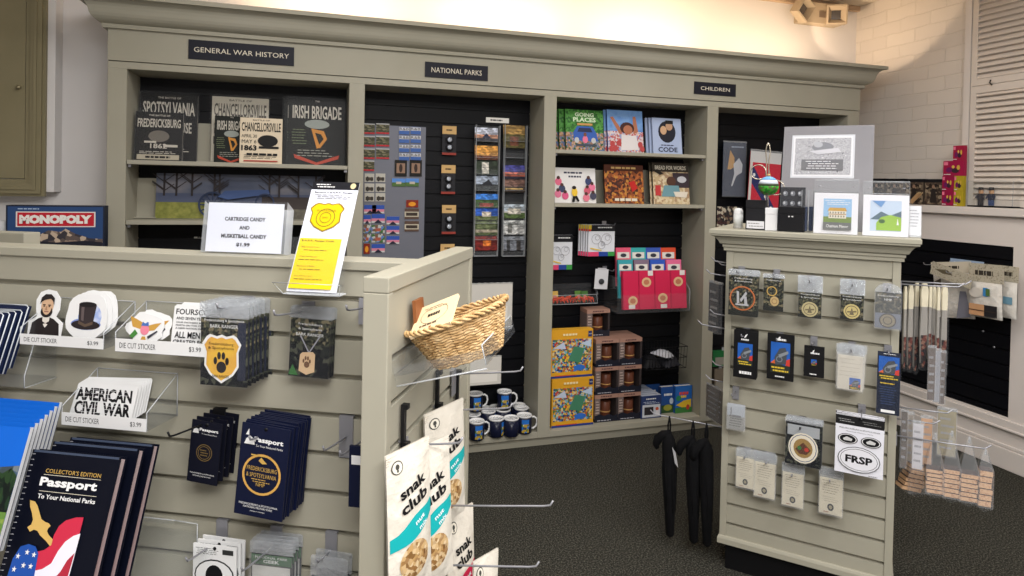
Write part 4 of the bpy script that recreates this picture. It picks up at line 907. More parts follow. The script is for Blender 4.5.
# postcard rack
fl = lambda A, *L: [A.r(*q) for q in L]
PCs = [('dawn sky over a dark hill', [(0, .5, 1, 1, (196, 200, 214)), (0, .25, 1, .5, (206, 150, 120)), (0, 0, 1, .25, (46, 44, 52))], (.3, .25, .5, .6, .7, .25, (40, 46, 70))),
 ('orange sunset over soldiers', [(0, 0, 1, 1, (210, 150, 70)), (0, 0, 1, .3, (110, 60, 36))], None), ('white statue in green trees', [(0, 0, 1, 1, (44, 54, 40)), (.3, .1, .6, .9, (190, 186, 176))], None),
 ('grey cannon in mist', [(0, .4, 1, 1, (150, 160, 176)), (0, 0, 1, .4, (56, 60, 62))], (.2, .3, .6, .75, .8, .3, (40, 42, 48))), ('blue sky over a green garden', [(0, .6, 1, 1, (60, 120, 200)), (0, 0, 1, .6, (60, 84, 46)), (.2, .1, .8, .35, (150, 70, 60))], None),
 ('deep blue sky over a house', [(0, .3, 1, 1, (46, 90, 180)), (0, 0, 1, .3, (90, 100, 60)), (.3, .25, .7, .6, (200, 190, 176))], None), ('tree lined stone wall', [(0, 0, 1, 1, (74, 84, 54)), (0, .2, 1, .4, (170, 160, 140)), (.1, .5, .9, .95, (110, 120, 84))], None), ('red sky with glowing sun', [(0, 0, 1, 1, (116, 34, 30)), (.35, .3, .7, .7, (224, 120, 50))], None)]
PCs2 = [('golden field at dusk', [(0, .6, 1, 1, (176, 140, 80)), (0, 0, 1, .6, (92, 84, 44)), (.3, .1, .7, .5, (120, 70, 50))], None), None, ('violet sunset', [(0, .4, 1, 1, (70, 70, 140)), (0, .2, 1, .5, (200, 110, 90)), (0, 0, 1, .2, (40, 36, 50))], None), ('candle lit graves', [(0, .4, 1, 1, (120, 90, 80)), (0, 0, 1, .4, (60, 44, 34)), (.1, .2, .9, .3, (220, 180, 110))], None), None,
 ('white house and lawn', [(0, .5, 1, 1, (180, 190, 200)), (0, 0, 1, .4, (80, 100, 56)), (.2, .3, .8, .7, (210, 204, 190))], None), ('pale stone arch', [(0, 0, 1, 1, (190, 190, 188)), (.2, .1, .4, .8, (120, 120, 116)), (.2, .7, .7, .85, (120, 120, 116))], None), ('grey monument figures', [(0, 0, 1, 1, (120, 124, 132)), (.15, 0, .3, .8, (60, 60, 62)), (.6, 0, .8, .7, (70, 66, 64))], None)]
rk = thing('postcard_rack', 'clear two-column postcard rack on the black back of the second bay', 'postcard rack', FBB.hit(500, 256, .04), (0, 0, 0))
def rk_local(x, y, off): p = FBB.hit(x, y, off) - rk.location; return p
for (xa, xb) in ((473, 499), (501.5, 526)):
    b = MB(); p0, p1 = rk_local(xa, 256, .025), rk_local(xb, 126, .025)
    b.box(p0.x, p1.x, .02, .022, p0.z, p1.z, ACR)
    for x_ in (p0.x, p1.x): b.box(x_ - .0012, x_ + .0012, -.012, .02, p0.z, p1.z, ACRE)
    for k in range(8):
        zz = p0.z + (p1.z - p0.z) * k / 8; b.box(p0.x, p1.x, -.014, .02, zz, zz + .002, ACRE); b.box(p0.x, p1.x, -.014, -.0125, zz, zz + .028, ACR)
    b.build('card_column', rk)
def pcard(xa, xb, y, hgt, spec, col, k):
    loc, w_, h_ = FBB.rect(xa + .5, y, xb - .5, y + hgt, .042)
    b = MB(); b.box(-w_ / 2, w_ / 2, 0, .003, 0, h_, C(200, 196, 190)); A = Art(b, -w_ / 2, 0, w_, h_, 0, .0004); sd = spec[0]
    for (u0, v0, u1, v1, c) in spec[1]: A.r(u0, v0, u1, v1, mosaic('pc_%d_%d_%d' % c, [tuple(max(0, min(255, int(q * f))) for q in c) for f in (.75, 1, 1.2, .9)], 55, stretch=(1, 1, 2.2)))
    if spec[2]: q = spec[2]; A.p([(q[0], q[1]), (q[2], q[3]), (q[4], q[5])], C(*q[6]))
    tag(b.build('postcard', None, loc, (-.1, 0, 0)), 'postcard of %s, in the %s column of the clear rack' % (spec[0], col), 'postcard', 'postcards in the clear rack')
for k, s_ in enumerate(PCs): pcard(474.5, 498.5, 130.5 + 15.1 * k - (3 if k == 0 else 0) + (3 if k == 4 else 0), 14.2, s_, 'left', k)
for k, s_ in enumerate(PCs2):
    if s_: pcard(503, 525.5, 125 + 16.1 * k + (8 if k == 2 else 5 if k == 3 else 0) - (k > 4) * 1.2, 23 if k == 0 else 14, s_, 'right', k)
smallcard((486, 117.8, 509, 122.8), .0, 'tiny white price strip above the postcard rack', 'POSTCARD $1.00')
# white boxed calendar pad hanging right of the wing, two of them
for px_, lb in (((463, 283.5, 512, 330), 'white hanging pad seen just behind the wicker basket'), ((462, 357, 501, 385), 'white sheet low in the second bay, under the basket shelf')):
    loc, w_, h_ = FB.rect(*px_, -.06)
    r = thing('hanging_pad', lb, 'pad', loc, (0, 0, 0)); b = MB(); b.box(-w_ / 2, w_ / 2, 0, .01, 0, h_, C(206, 202, 194)); Art(b, -w_ / 2, 0, w_, h_, 0, .0004).r(.15, .1, .9, .5, C(226, 222, 214)); b.build('pad_body', r)
    MB().tube([(x_, 0, h_ + .002 * (k % 2)) for k, x_ in enumerate([-w_ / 2 + w_ * q / 16 for q in range(17)])], .003, C(170, 170, 168), 5).build('binding', r)
# mugs
mugnavy = C(22, 26, 48, .25); cer = C(226, 226, 226, .2)
def mug(loc, rz, label, first=[]):
    if first: return dup(first[0], loc, (0, 0, rz), label)
    r = thing('souvenir_mug', label, 'mug', loc, (0, 0, rz), 'navy souvenir mugs'); R, Hm = .04, .094
    b = MB(); b.lathe([(0, 0), (R - .004, 0), (R, .004), (R, Hm - .009)], 0, 0, mugnavy, 28); b.lathe([(R, Hm - .009), (R, Hm), (R - .003, Hm), (R - .004, .006), (0, .005)], 0, 0, cer, 28); b.build('mug_body', r)
    b = MB(); b.tube([(R - .002, 0, .078), (R + .012, 0, .08), (R + .026, 0, .07), (R + .03, 0, .05), (R + .024, 0, .03), (R + .01, 0, .019), (R - .002, 0, .018)], .0052, cer, 8); b.build('handle', r)
    b = MB(); pc = mosaic('mug_photo', [(40, 110, 190), (210, 214, 220), (90, 120, 60), (60, 70, 90), (180, 150, 60)], 75)
    for a0, a1, m_, z0, z1 in ((-2.1, -1.1, pc, .01, .076), (-2.1, -1.1, C(40, 110, 196), .055, .078)):
        n = 8; rr2 = R + (.0006 if m_ is pc else .001); vs = []
        for i in range(n + 1): a = a0 + (a1 - a0) * i / n; vs += [(rr2 * math.cos(a), rr2 * math.sin(a), z0), (rr2 * math.cos(a), rr2 * math.sin(a), z1)]
        b.add(vs, [(2 * i, 2 * i + 2, 2 * i + 3, 2 * i + 1) for i in range(n)], m_, True)
    b.build('printed_picture', r); first.append(r); return r
ms = [((476.5, 438.5), .1, 'navy mug with white handle, frontmost, beside the wing'), ((496, 435.5), 1.0, 'navy mug with white rim, second of the front row'), ((511, 435), 2.6, 'dark mug turned to its plain side, third of the front row'), ((524, 432), -.1, 'navy mug with white handle at the right end of the front row'),
      ((473, 431), .8, 'navy mug in the second row, partly hidden by the frontmost mug'), ((488, 427.5), 1.2, 'navy mug in the second row, behind the front pair'), ((503, 426), 1.5, 'navy mug in the middle of the second row'), ((521, 424), .2, 'navy mug at the right of the second row'),
      ((481, 421.5), 1.4, 'navy mug in the back row, at left'), ((494, 420.5), 1.2, 'navy mug in the back row, second from left'), ((515, 417.5), 1.5, 'navy mug in the back row, at right')]
for (x, y), a, lb in ms:
    p = hitz(x, y, .083); p.y = min(p.y, 3.40); mug(p, a, lb)
for (x, y), a, lb in (((475, 412.5), .1, 'navy mug stacked on the others, at left'), ((504, 408), -.15, 'navy mug stacked on the others, standing alone')):
    p = FB.hit(x, y, -.14); mug(Vector((p.x, p.y, .178)), a, lb)
# ---- bay 3: books
def going(A):
    A.r(0, 0, 1, 1, mosaic('leafy_art', [(50, 110, 40), (70, 136, 54), (44, 96, 40), (84, 150, 66)], 90)); A.r(0, 0, 1, .45, mosaic('crowd_photo', [(150, 110, 84), (90, 110, 150), (60, 90, 50), (190, 150, 120), (120, 130, 140)], 100)); A.t('GOING', .5, .88, .1, C(206, 226, 190), w=.5, bold=2); A.t('PLACES', .5, .76, .11, C(206, 226, 190), w=.6, bold=2)
    bl = C(56, 96, 176); A.p([(.2, .25), (.2, .45), (.3, .6), (.7, .6), (.8, .45), (.85, .25)], bl); A.p([(.3, .46), (.35, .56), (.65, .56), (.7, .46)], C(40, 50, 80)); A.e(.28, .26, .06, .07, C(190, 190, 190)); A.e(.72, .26, .06, .07, C(190, 190, 190)); A.r(.25, .12, .8, .17, C(70, 76, 90)); A.e(.5, .28, .07, .09, C(226, 120, 150)); A.e(.5, .4, .04, .05, C(120, 76, 56)); A.r(.3, .62, .7, .67, C(200, 150, 90))
board(FB, (566, 109.5, 604, 150.5), -.1, 'green GOING PLACES picture book with a blue car, %s', 'book', 'picture_book', going, C(40, 80, 40), z=SHZ[31], n=3, sx=-.03, gap=.02, group='green car picture books')
def girl(A):
    A.r(0, .5, 1, 1, photo('cloud_art', [(70, 116, 190), (120, 160, 210), (90, 136, 200)], 14)); A.r(0, 0, 1, .5, mosaic('flower_art', [(206, 190, 196), (180, 110, 110), (214, 206, 210), (150, 160, 200), (190, 90, 90), (220, 200, 190)], 110)); sk = C(176, 112, 84)
    A.p([(.08, .82), (.16, .84), (.42, .5), (.34, .42)], sk); A.p([(.72, .86), (.8, .86), (.86, .5), (.72, .44)], sk); A.e(.55, .58, .2, .14, C(70, 40, 36)); A.e(.57, .54, .13, .11, sk); A.p([(.38, .42), (.8, .4), (.86, .08), (.36, .05)], C(220, 214, 214))
    for u, v in ((.12, .2), (.2, .1), (.9, .2), (.3, .22), (.95, .1), (.08, .08)): A.e(u, v, .07, .07, C(180, 70, 70))
board(FB, (608, 110, 643.5, 153), -.1, 'blue picture book of a girl with raised arms, %s', 'book', 'picture_book', girl, C(60, 84, 140), z=SHZ[31], n=2, sx=-.012, gap=.02, group='raised arms picture books')
def code(A): A.e(.5, .62, .3, .3, C(36, 36, 46)); A.e(.38, .66, .11, .12, C(206, 166, 130)); A.e(.58, .78, .12, .12, C(190, 150, 120)); A.r(.46, .84, .72, .94, INK); A.scr(.5, .25, .03, C(60, 60, 90), .6); A.t('CODE', .5, .13, .13, C(30, 34, 60), w=.66, bold=1)
board(FB, (653, 118, 682, 154), -.1, 'pale blue CODE picture book with an embracing couple, %s', 'book', 'picture_book', code, C(170, 184, 214), z=SHZ[31], n=3, sx=-.012, gap=.018, group='pale blue code books')
def white(A):
    A.scr(.45, .86, .06, C(60, 60, 80), .55); A.scr(.55, .75, .06, C(60, 60, 80), .45)
    for u, v, c in ((.1, .6, (226, 110, 140)), (.18, .4, (60, 70, 100)), (.08, .25, (220, 120, 150)), (.25, .2, (210, 90, 130)), (.82, .62, (60, 70, 110)), (.9, .45, (226, 120, 150)), (.78, .35, (200, 90, 110)), (.92, .2, (70, 70, 90)), (.75, .15, (220, 120, 140))): A.e(u, v, .08, .11, C(*c)); A.e(u, v + .11, .04, .05, C(80, 50, 44))
    A.e(.47, .3, .07, .12, C(230, 190, 60)); A.e(.46, .43, .05, .05, C(40, 30, 30)); A.p([(.42, .18), (.4, .02), (.46, .02), (.48, .14), (.54, .02), (.58, .06), (.52, .2)], INK)
board(FB, (554.5, 168, 596, 204.5), -.09, 'white picture book with small pink figures and one in yellow', 'book', 'picture_book', white, C(226, 224, 222), z=SHZ[32], tilt=-.14)
def brown(A):
    A.r(0, 0, 1, 1, mosaic('soldier_photo', [(140, 76, 40), (96, 50, 34), (190, 130, 60), (70, 40, 34), (170, 96, 50)], 75)); A.r(0, .84, 1, 1, C(84, 44, 30)); A.scr(.5, .92, .06, C(206, 170, 110), .8); A.p([(.62, .55), (.76, .6), (.84, .4), (.7, .3)], C(190, 40, 36)); A.scr(.55, .1, .08, CREAM, .8)
board(FB, (605, 165, 644, 205), -.09, 'brown picture book of marching soldiers, second of the lower row', 'book', 'picture_book', brown, C(90, 50, 34), z=SHZ[32], tilt=-.14)
def braille(A):
    A.r(0, 0, 1, 1, mosaic('parlour_art', [(206, 186, 150), (190, 166, 128), (214, 198, 166), (170, 140, 110)], 70)); A.r(0, .78, 1, 1, C(60, 54, 46)); A.t('BREAD FOR WORDS', .5, .88, .1, CREAM, w=.86, bold=1); A.r(.55, .4, 1, .76, C(60, 50, 56)); A.e(.5, .55, .13, .12, C(84, 56, 44)); A.e(.8, .6, .13, .08, C(190, 190, 196)); A.p([(.3, .45), (.7, .45), (.76, .18), (.22, .18)], C(110, 150, 160)); A.p([(.55, .3), (.95, .3), (.9, .16), (.6, .18)], C(226, 216, 200)); A.p([(0, .8), (.2, .7), (.3, .74), (.1, .84)], C(40, 36, 30)); A.r(.05, .2, .2, .45, C(190, 60, 60))
board(FB, (653.5, 163, 689.5, 205), -.09, 'tan picture book of a child reading at a table, %s', 'book', 'picture_book', braille, C(60, 54, 46), z=SHZ[32], n=2, sx=-.01, gap=.02, group='tan reading books')
easel((645, 123, 655, 153), -.2, SHZ[31], 'plain sage riser left of the pale blue code books')
easel((594, 170, 606, 205), -.2, SHZ[32], 'plain sage riser between the white and brown picture books')
easel((643, 170, 654, 205), -.2, SHZ[32], 'plain sage riser between the brown and tan picture books')
def color(A):
    A.r(0, .8, 1, 1, C(28, 28, 32)); A.scr(.6, .92, .04, WHT, .6); A.r(0, .86, .12, 1, C(206, 180, 50)); A.r(0, .8, .1, .87, C(200, 60, 50)); A.r(0, .0, 1, .14, C(40, 70, 150)); A.r(0, 0, .4, .14, C(220, 70, 110)); A.r(.75, 0, 1, .14, C(60, 150, 70))
    for u, v, r_ in ((.3, .55, .18), (.68, .55, .2), (.5, .36, .14)): A.ring(u, v, r_, .015, C(150, 150, 156), n=10); A.ring(u + .04, v + .04, r_ * .5, .015, C(150, 150, 156), n=8)
    A.p([(.08, .28), (.5, .2), (.5, .17), (.08, .24)], C(224, 190, 60))
board(FBB, (587.5, 225, 614, 256), .1, 'colouring pad with black header and line drawing, %s of its hook', 'colouring book', 'colouring_pad', color, C(222, 224, 230), tilt=0, n=5, sx=-.009, gap=.013, t=.008, group='large colouring pads')
board(FBB, (549, 235, 571.5, 269.5), .07, 'colouring pad with butterflies, hanging beside the second upright', 'colouring book', 'colouring_pad', color, C(222, 224, 230), tilt=0, t=.01)
loc, w_, h_ = FBB.rect(594, 268, 607, 289, .08)
r = thing('compass_packet', 'small white card with a dark round compass on a hook', 'packet', loc, (0, .06, 0)); b = MB(); b.box(-w_ / 2, w_ / 2, -.002, .002, 0, h_ * .95, C(214, 214, 218)); b.box(-w_ * .32, w_ * .32, -.0025, .0025, h_ * .9, h_, C(200, 200, 204)); b.build('backing_card', r)
b = MB(); b.lathe([(.016, 0), (.016, .006), (.012, .008), (0, .008)], 0, 0, C(60, 60, 64, .3), 16); b.xf(Matrix.Translation((0, -.002, h_ * .36)) @ Matrix.Rotation(math.pi / 2, 4, 'X')); b.build('compass', r)
hook(FBB, 604.5, 267, .12, 'tiny chrome hook carrying the white compass card', rise=.02)
hook(FBB, 604, 222, .14, 'chrome hook carrying the row of colouring pads', rise=.02)
# toy tray
loc, w_, h_ = FBB.rect(550, 289, 598, 304, .1)
r = thing('toy_tray', 'clear tray with orange toy figures in the third bay', 'display holder', loc, (0, 0, 0))
b = MB(); b.box(-w_ / 2, w_ / 2, 0, .1, 0, .002, ACR); b.box(-w_ / 2, w_ / 2, 0, .002, 0, h_ * .6, ACR); b.box(-w_ / 2, w_ / 2, .096, .098, 0, .1, ACR); b.tube([(-w_ / 2, 0, h_ * .6), (w_ / 2, 0, h_ * .6), (w_ / 2 + .02, .09, .1)], .002, ACRE, 4); b.tube([(-w_ / 2, 0, 0), (w_ / 2, 0, 0), (w_ / 2 + .02, .09, .1)], .002, ACRE, 4); b.build('clear_bin', r)
rr = random.Random(2)
toyd = None
for k in range(9):
    p = loc + Vector((-.1 + .027 * k, .03 + .02 * (k % 2), .004)); a = rr.uniform(0, 6)
    if not toyd:
        b = MB(); oc = C(214, 72, 40, .4)
        b.tube([(-.024, 0, .01), (-.01, 0, .018), (.01, 0, .02), (.022, 0, .028), (.03, 0, .03)], [.004, .009, .01, .007, .004], oc, 8)
        for q in ((-.012, .01), (-.012, -.01), (.01, .01), (.01, -.01)): b.tube([(q[0], q[1] * .5, .016), (q[0] + .003, q[1] * 1.4, .0)], .003, oc, 5)
        toyd = tag(b.build('toy_animal', None, p, (0, 0, a)), 'small orange plastic toy animal lying in the clear tray', 'toy', 'orange toys in the tray')
    else: dup(toyd, p, (0, 0, a))
for k, c in enumerate(((206, 170, 90), (90, 130, 60), (70, 110, 56))):
    b = MB(); b.box(-.022, .022, -.003, .003, 0, .06, C(*c)); Art(b, -.022, 0, .044, .06, -.003, .0005).e(.5, .4, .3, .2, C(206, 120, 110)); tag(b.build('toy_card', None, loc + Vector((-.09 if k == 0 else .015 + .035 * k, .06 - .01 * k, .004)), (-.2, 0, .2)), ('tan', 'dark green', 'olive green')[k] + ' toy card standing in the clear tray', 'toy card')
# red map books in a wire/clear rack
def redb(k):
    def f(A):
        A.r(.03, 0, .06, 1, C(170, 30, 64)); u, v = ((.62, .22), (.5, .7), (.5, .28), (.5, .7))[k]; A.e(u, v, .3, .125, C(222, 186, 140)); A.e(u, v, .18, .07, C(190, 120, 90)); A.r(*((.35, .02, .75, .12) if k in (0, 2) else (.6, .87, .92, 1)), C(226, 220, 216))
    return f
REDF = FBB
for k in range(4):
    x0 = 622.5 + 15.9 * k
    board(REDF, (x0, 271.5 - k * .3, x0 + 15.7, 309.5 - k * .5), .16, 'crimson slim guide book, %s of the four across the front' % ('leftmost', 'second', 'third', 'rightmost')[k], 'book', 'guide_book', redb(k), C(206, 36, 78), t=.02, tilt=-.1, group='crimson guide books')
cols = [(230, 90, 120), (60, 170, 170), (60, 90, 180), (220, 80, 50), (60, 160, 170), (130, 110, 130), (50, 90, 190), (230, 110, 150)]
for k in range(8):
    row = k // 4; x0 = (616 + 15 * (k % 4)) if row == 0 else (618 + 16.2 * (k % 4)); y0 = 248 if row == 0 else 260
    c = cols[k]; c2 = (226, 222, 214)
    board(REDF, (x0, y0, x0 + 15, y0 + 38), .07 if row == 0 else .115, 'slim %s activity book, %s in the %s row of the rack' % (('pink', 'teal', 'blue', 'orange', 'turquoise', 'grey', 'deep blue', 'rose')[k], ('leftmost', 'second', 'third', 'rightmost')[k % 4], 'back' if row == 0 else 'middle'), 'book', 'activity_book',
          lambda A, c=c, k=k: (A.r(.1, .72, .9, .88, C(*c2)), A.r(.12, .55, .88, .7, C(*cols[(k + 3) % 8])), A.e(.5, .8, .2, .05, C(60, 60, 70))), C(*c), t=.014, tilt=-.1, group='small activity books')
loc, w_, h_ = REDF.rect(618, 270, 690, 312, .185)
r = thing('book_rack', 'clear tiered rack holding the crimson guide books in the third bay', 'display holder', loc, (0, 0, 0))
b = MB(); b.box(-w_ / 2, w_ / 2, 0, .17, -.003, 0, ACR); b.box(-w_ / 2, w_ / 2, 0, .003, 0, .1, ACR); b.box(-w_ / 2, -w_ / 2 + .003, 0, .17, 0, .2, ACR); b.box(w_ / 2 - .003, w_ / 2, 0, .17, 0, .2, ACR); b.tube([(w_ / 2, 0, 0), (w_ / 2, 0, .12), (w_ / 2, .1, .2)], .002, ACRE, 4); b.build('clear_bin', r)
# puzzles
puz = mosaic('village_puzzle', [(196, 150, 60), (80, 130, 190), (70, 120, 70), (214, 196, 150), (190, 70, 50), (40, 60, 110), (120, 170, 190), (150, 110, 70), (230, 180, 60)], 105)
def puzzle(A):
    A.r(0, 0, 1, 1, C(220, 160, 40)); A.r(.03, .12, .97, .8, puz); A.p([(.4, .35), (.55, .65), (.8, .6), (.7, .3)], C(70, 130, 100)); A.p([(.05, .62), (.3, .75), (.35, .6)], C(190, 200, 220)); A.p([(.7, .7), (.95, .78), (.95, .62)], C(190, 206, 226)); A.e(.68, .2, .14, .06, C(50, 110, 200)); A.r(.0, 0, 1, .045, C(40, 60, 130)); A.r(.1, .04, .6, .055, C(200, 60, 40))
    A.scr(.5, .9, .05, C(240, 224, 170), .5); A.r(.88, .84, .97, .96, C(40, 50, 100)); A.t('1000', .925, .9, .03, WHT, w=.07)
zb = .083
for k, (px_, zz) in enumerate((((551.5, 378, 593, 427), zb), ((551.5, 332, 593, 376), None))):
    loc, w_, h_ = FB.rect(*px_, -.035)
    if k == 0: h_ += loc.z - zb; loc.z = zb; hp = h_
    else: loc.z = zb + hp + .001; loc.y += .01; h_ = hp * .99
    r = thing('puzzle_box', 'yellow jigsaw puzzle box of a busy village, %s of the pair' % ('lower', 'upper')[k], 'puzzle box', loc, (0, 0, 0), 'village puzzle boxes')
    b = MB(); b.box(-w_ / 2, w_ / 2, 0, .05, 0, h_, C(222, 168, 50)); puzzle(Art(b, -w_ / 2, 0, w_, h_, 0, .0004)); b.build('box_lid', r)
    b = MB(); b.box(-w_ / 2 + .002, w_ / 2 - .002, .05, .056, .002, h_ - .002, C(30, 60, 120)); b.build('box_base', r)
# boxed mugs
def mugbox(loc, w_, h_, label, first=[]):
    if first: return dup(first[0], loc, None, label)
    r = thing('boxed_mug', label, 'boxed mug', loc, (0, 0, 0), 'boxed brown mugs'); d = .1; ca = C(166, 128, 112); nv = C(30, 32, 44)
    b = MB(); b.box(-w_ / 2, w_ / 2, 0, d, 0, .12 * h_, nv); b.box(-w_ / 2, w_ / 2, 0, d, .86 * h_, h_, ca); b.box(-w_ / 2, -w_ * .27, 0, d, .12 * h_, .86 * h_, C(120, 104, 100)); b.box(w_ * .42, w_ / 2, 0, d, .12 * h_, .86 * h_, C(60, 52, 52)); b.box(-w_ / 2, w_ / 2, d - .003, d, 0, h_, ca)
    A = Art(b, -w_ / 2, 0, w_, h_, 0, .0004); A.scr(.5, .93, .05, C(90, 60, 60), .6); A.lines(.1, .9, .03, .09, 1, C(190, 190, 200), .4)
    A.p([(0, .12), (1, .12), (1, .26), (.8, .2), (.6, .28), (.4, .22), (.2, .3), (0, .24)], nv); A.lines(.03, .2, .3, .8, 5, C(200, 180, 170), .4); b.build('carton', r)
    b = MB(); b.lathe([(0, .12 * h_), (.028, .12 * h_), (.031, .2 * h_), (.031, .68 * h_), (.027, .7 * h_), (.027, .66 * h_)], .012, .045, C(96, 54, 38, .35), 20); b.lathe([(.0313, .3 * h_), (.0313, .34 * h_)], .012, .045, C(196, 150, 90), 20); b.build('mug', r)
    first.append(r); return r
loc0, mw, mh = FB.rect(594.5, 394, 617.5, 422, -.05)
mh = (FB.rect(606, 340, 606.5, 422, -.05)[2]) / 3
for rw in range(3):
    for cl_ in range(2):
        for dpt in range(2):
            if dpt and rw < 2: continue
            x = loc0.x + cl_ * (mw + .002); lb = 'boxed brown mug with black window box, %s row, %s column' % (('bottom', 'middle', 'top')[rw], ('left', 'right')[cl_])
            if dpt: lb = 'boxed brown mug peeping over the top row, %s column' % ('left', 'right')[cl_]
            mugbox(Vector((x, loc0.y + dpt * .105, zb + rw * (mh + .001) + (0 if not dpt else .0))), mw, mh, lb)
loc, w_, h_ = FB.rect(586, 314, 610, 342, -.12); mugbox(Vector((loc.x, loc.y + .0, zb + 3 * mh + .003)), mw, mh, 'boxed brown mug standing alone on top of the stacks')
# card games and blue boxes
def cards(A): A.r(0, 0, 1, 1, C(44, 60, 104)); A.r(.06, .05, .94, .6, C(200, 204, 212)); A.scr(.5, .86, .06, WHT, .6); A.r(.15, .15, .6, .5, C(50, 46, 50)); A.e(.78, .4, .08, .08, C(196, 90, 60)); A.p([(.68, .08), (.9, .08), (.84, .34), (.72, .34)], C(220, 220, 224)); A.lines(.08, .9, .64, .76, 2, C(190, 200, 220), .4)
for k in range(7):
    loc, w_, h_ = FB.rect(641, 391, 661, 421.5, -.04); h_ = .128
    r = thing('card_game', 'white and navy card game box with small figure, %s' % nth(k, 7), 'card game', Vector((loc.x - .001 * k, loc.y + .03 * k, zb)), (0, 0, 0), 'card game boxes'); 
    b = MB(); b.box(-w_ / 2, w_ / 2, 0, .026, 0, h_, C(50, 64, 104)); cards(Art(b, -w_ / 2, 0, w_, h_, 0, .0004)); b.build('box', r); MB().box(-w_ / 2 + .002, w_ / 2 - .002, .001, .025, h_, h_ + .001, C(170, 176, 190)).build('lid_flap', r)
def natl(A): A.r(0, 0, 1, 1, C(40, 100, 176)); A.scr(.5, .72, .12, C(214, 70, 50), .66); A.scr(.5, .6, .1, C(230, 190, 50), .6); A.p([(.05, .3), (.5, .45), (.95, .5), (.95, .2), (.4, .2)], C(220, 180, 50)); A.r(0, 0, 1, .2, C(60, 120, 60)); A.e(.2, .55, .16, .1, C(50, 130, 90)); A.e(.75, .2, .1, .1, C(180, 60, 50))
def nat2(A): A.r(0, 0, 1, 1, C(36, 76, 140)); A.scr(.5, .7, .1, WHT, .7); A.r(0, 0, 1, .3, C(50, 80, 44)); A.e(.5, .2, .3, .12, C(150, 150, 60)); A.e(.75, .45, .14, .12, C(190, 200, 210))
board(FB, (673.5, 385, 690, 414), -.09, 'bright blue game box with red and yellow title, right end', 'game box', 'game_box', natl, C(40, 90, 160), t=.03, z=zb, tilt=0)
board(FB, (659, 386, 673, 416), -.11, 'dark blue game box between the card boxes and the bright one', 'game box', 'game_box', nat2, C(36, 60, 110), t=.03, z=zb, tilt=0)
board(FB, (640, 384, 658, 415), -.235, 'dark blue game box mostly hidden behind the card boxes', 'game box', 'game_box', nat2, C(36, 60, 110), t=.02, z=zb, tilt=0)
# wire basket with black cloths
loc, w_, h_ = FBB.rect(646, 347, 686, 369, .17)
r = thing('wire_basket', 'black wire basket of folded dark cloths in the third bay', 'basket', loc, (0, 0, 0))
b = MB(); wm = C(20, 20, 22, .4, .3); d = .15
for k in range(14):
    x_ = -w_ / 2 + w_ * k / 13; b.tube([(x_, d, h_), (x_, d, 0), (x_, 0, 0), (x_, -.012, h_)], .0013, wm, 4)
for zz in (0, .5, 1): b.tube([(-w_ / 2, -.012 * zz, h_ * zz), (w_ / 2, -.012 * zz, h_ * zz), (w_ / 2, d, h_ * zz), (-w_ / 2, d, h_ * zz)], .0022, wm, 5, close=True)
b.build('wire_frame', r)
for k, (cx_, cz_, c, lb) in enumerate(((-.07, .0, (24, 24, 28), 'black folded cloth bag in the left of the wire basket'), (.05, .0, (46, 46, 52), 'dark cloth bag in the right of the wire basket'), (.02, .045, (196, 196, 202), 'pale folded cloth lying on top of the wire basket'))):
    b = MB(); N = 10; vs = []
    for j in range(N + 1):
        for i in range(N + 1):
            u, v = i / N - .5, j / N - .5; e = max(0, 1 - (2 * abs(u)) ** 3) * max(0, 1 - (2 * abs(v)) ** 3)
            vs.append((u * .13, v * .11, e * (.05 if k < 2 else .03) + .008 * math.sin(7 * u * 6 + k) * math.cos(5 * v * 6)))
    b.add(vs, [(j * (N + 1) + i, j * (N + 1) + i + 1, (j + 1) * (N + 1) + i + 1, (j + 1) * (N + 1) + i) for j in range(N) for i in range(N)], C(*c), True)
    b.add([(q[0], q[1], 0.0) for q in vs], [(j * (N + 1) + i, (j + 1) * (N + 1) + i, (j + 1) * (N + 1) + i + 1, j * (N + 1) + i + 1) for j in range(N) for i in range(N)], C(*c), True)
    tag(b.build('folded_cloth', None, loc + Vector((cx_, .07, cz_ + .012)), (.1, .2 if k == 2 else 0, .3 * k)), lb, 'cloth bag')
# ---- bay 4
def quill(A): A.r(0, 0, 1, 1, C(28, 44, 72)); A.p([(.2, .5), (.3, .86), (.5, .72), (.5, .55), (.34, .5)], C(196, 150, 80)); A.p([(.38, .2), (.5, .42), (.46, .6), (.7, .72), (.86, .6), (.84, .45), (.6, .38), (.42, .18)], C(206, 208, 214)); A.scr(.6, .92, .03, C(160, 170, 190), .6)
loc, w_, h_ = FBB.rect(722, 141, 744.5, 197, .04)
packet(w_, h_, .01, 'clear bag with a white feather quill on a dark blue card', 'packet', 'quill_packet', quill, loc, (0, 0, 0), card=C(28, 40, 64), film=HANG, t=.01)
def flag(A):
    A.r(0, .84, 1, 1, C(206, 206, 206)); A.r(0, 0, 1, .84, C(196, 40, 60)); A.p([(.0, .7), (.1, .8), (1, .1), (1, 0), (.9, 0), (0, .6)], C(36, 44, 96))
    for u, v in ((.15, .66), (.35, .5), (.55, .36), (.75, .2)): A.e(u, v, .04, .025, WHT)
    A.r(0, 0, .08, .84, C(210, 206, 200))
loc, w_, h_ = FBB.rect(746, 150, 777, 222, .12)
packet(w_, h_, .012, 'bagged red flag with blue diagonal band and white header', 'packet', 'flag_packet', flag, loc, (0, .05, 0), card=C(190, 40, 60), film=FILM, t=.008)
blkph = mosaic('patch_photo', [(60, 30, 30), (24, 22, 24), (120, 100, 80), (190, 180, 160), (36, 30, 30)], 60)
loc, w_, h_ = FBB.rect(716.5, 206, 742, 230, .1)
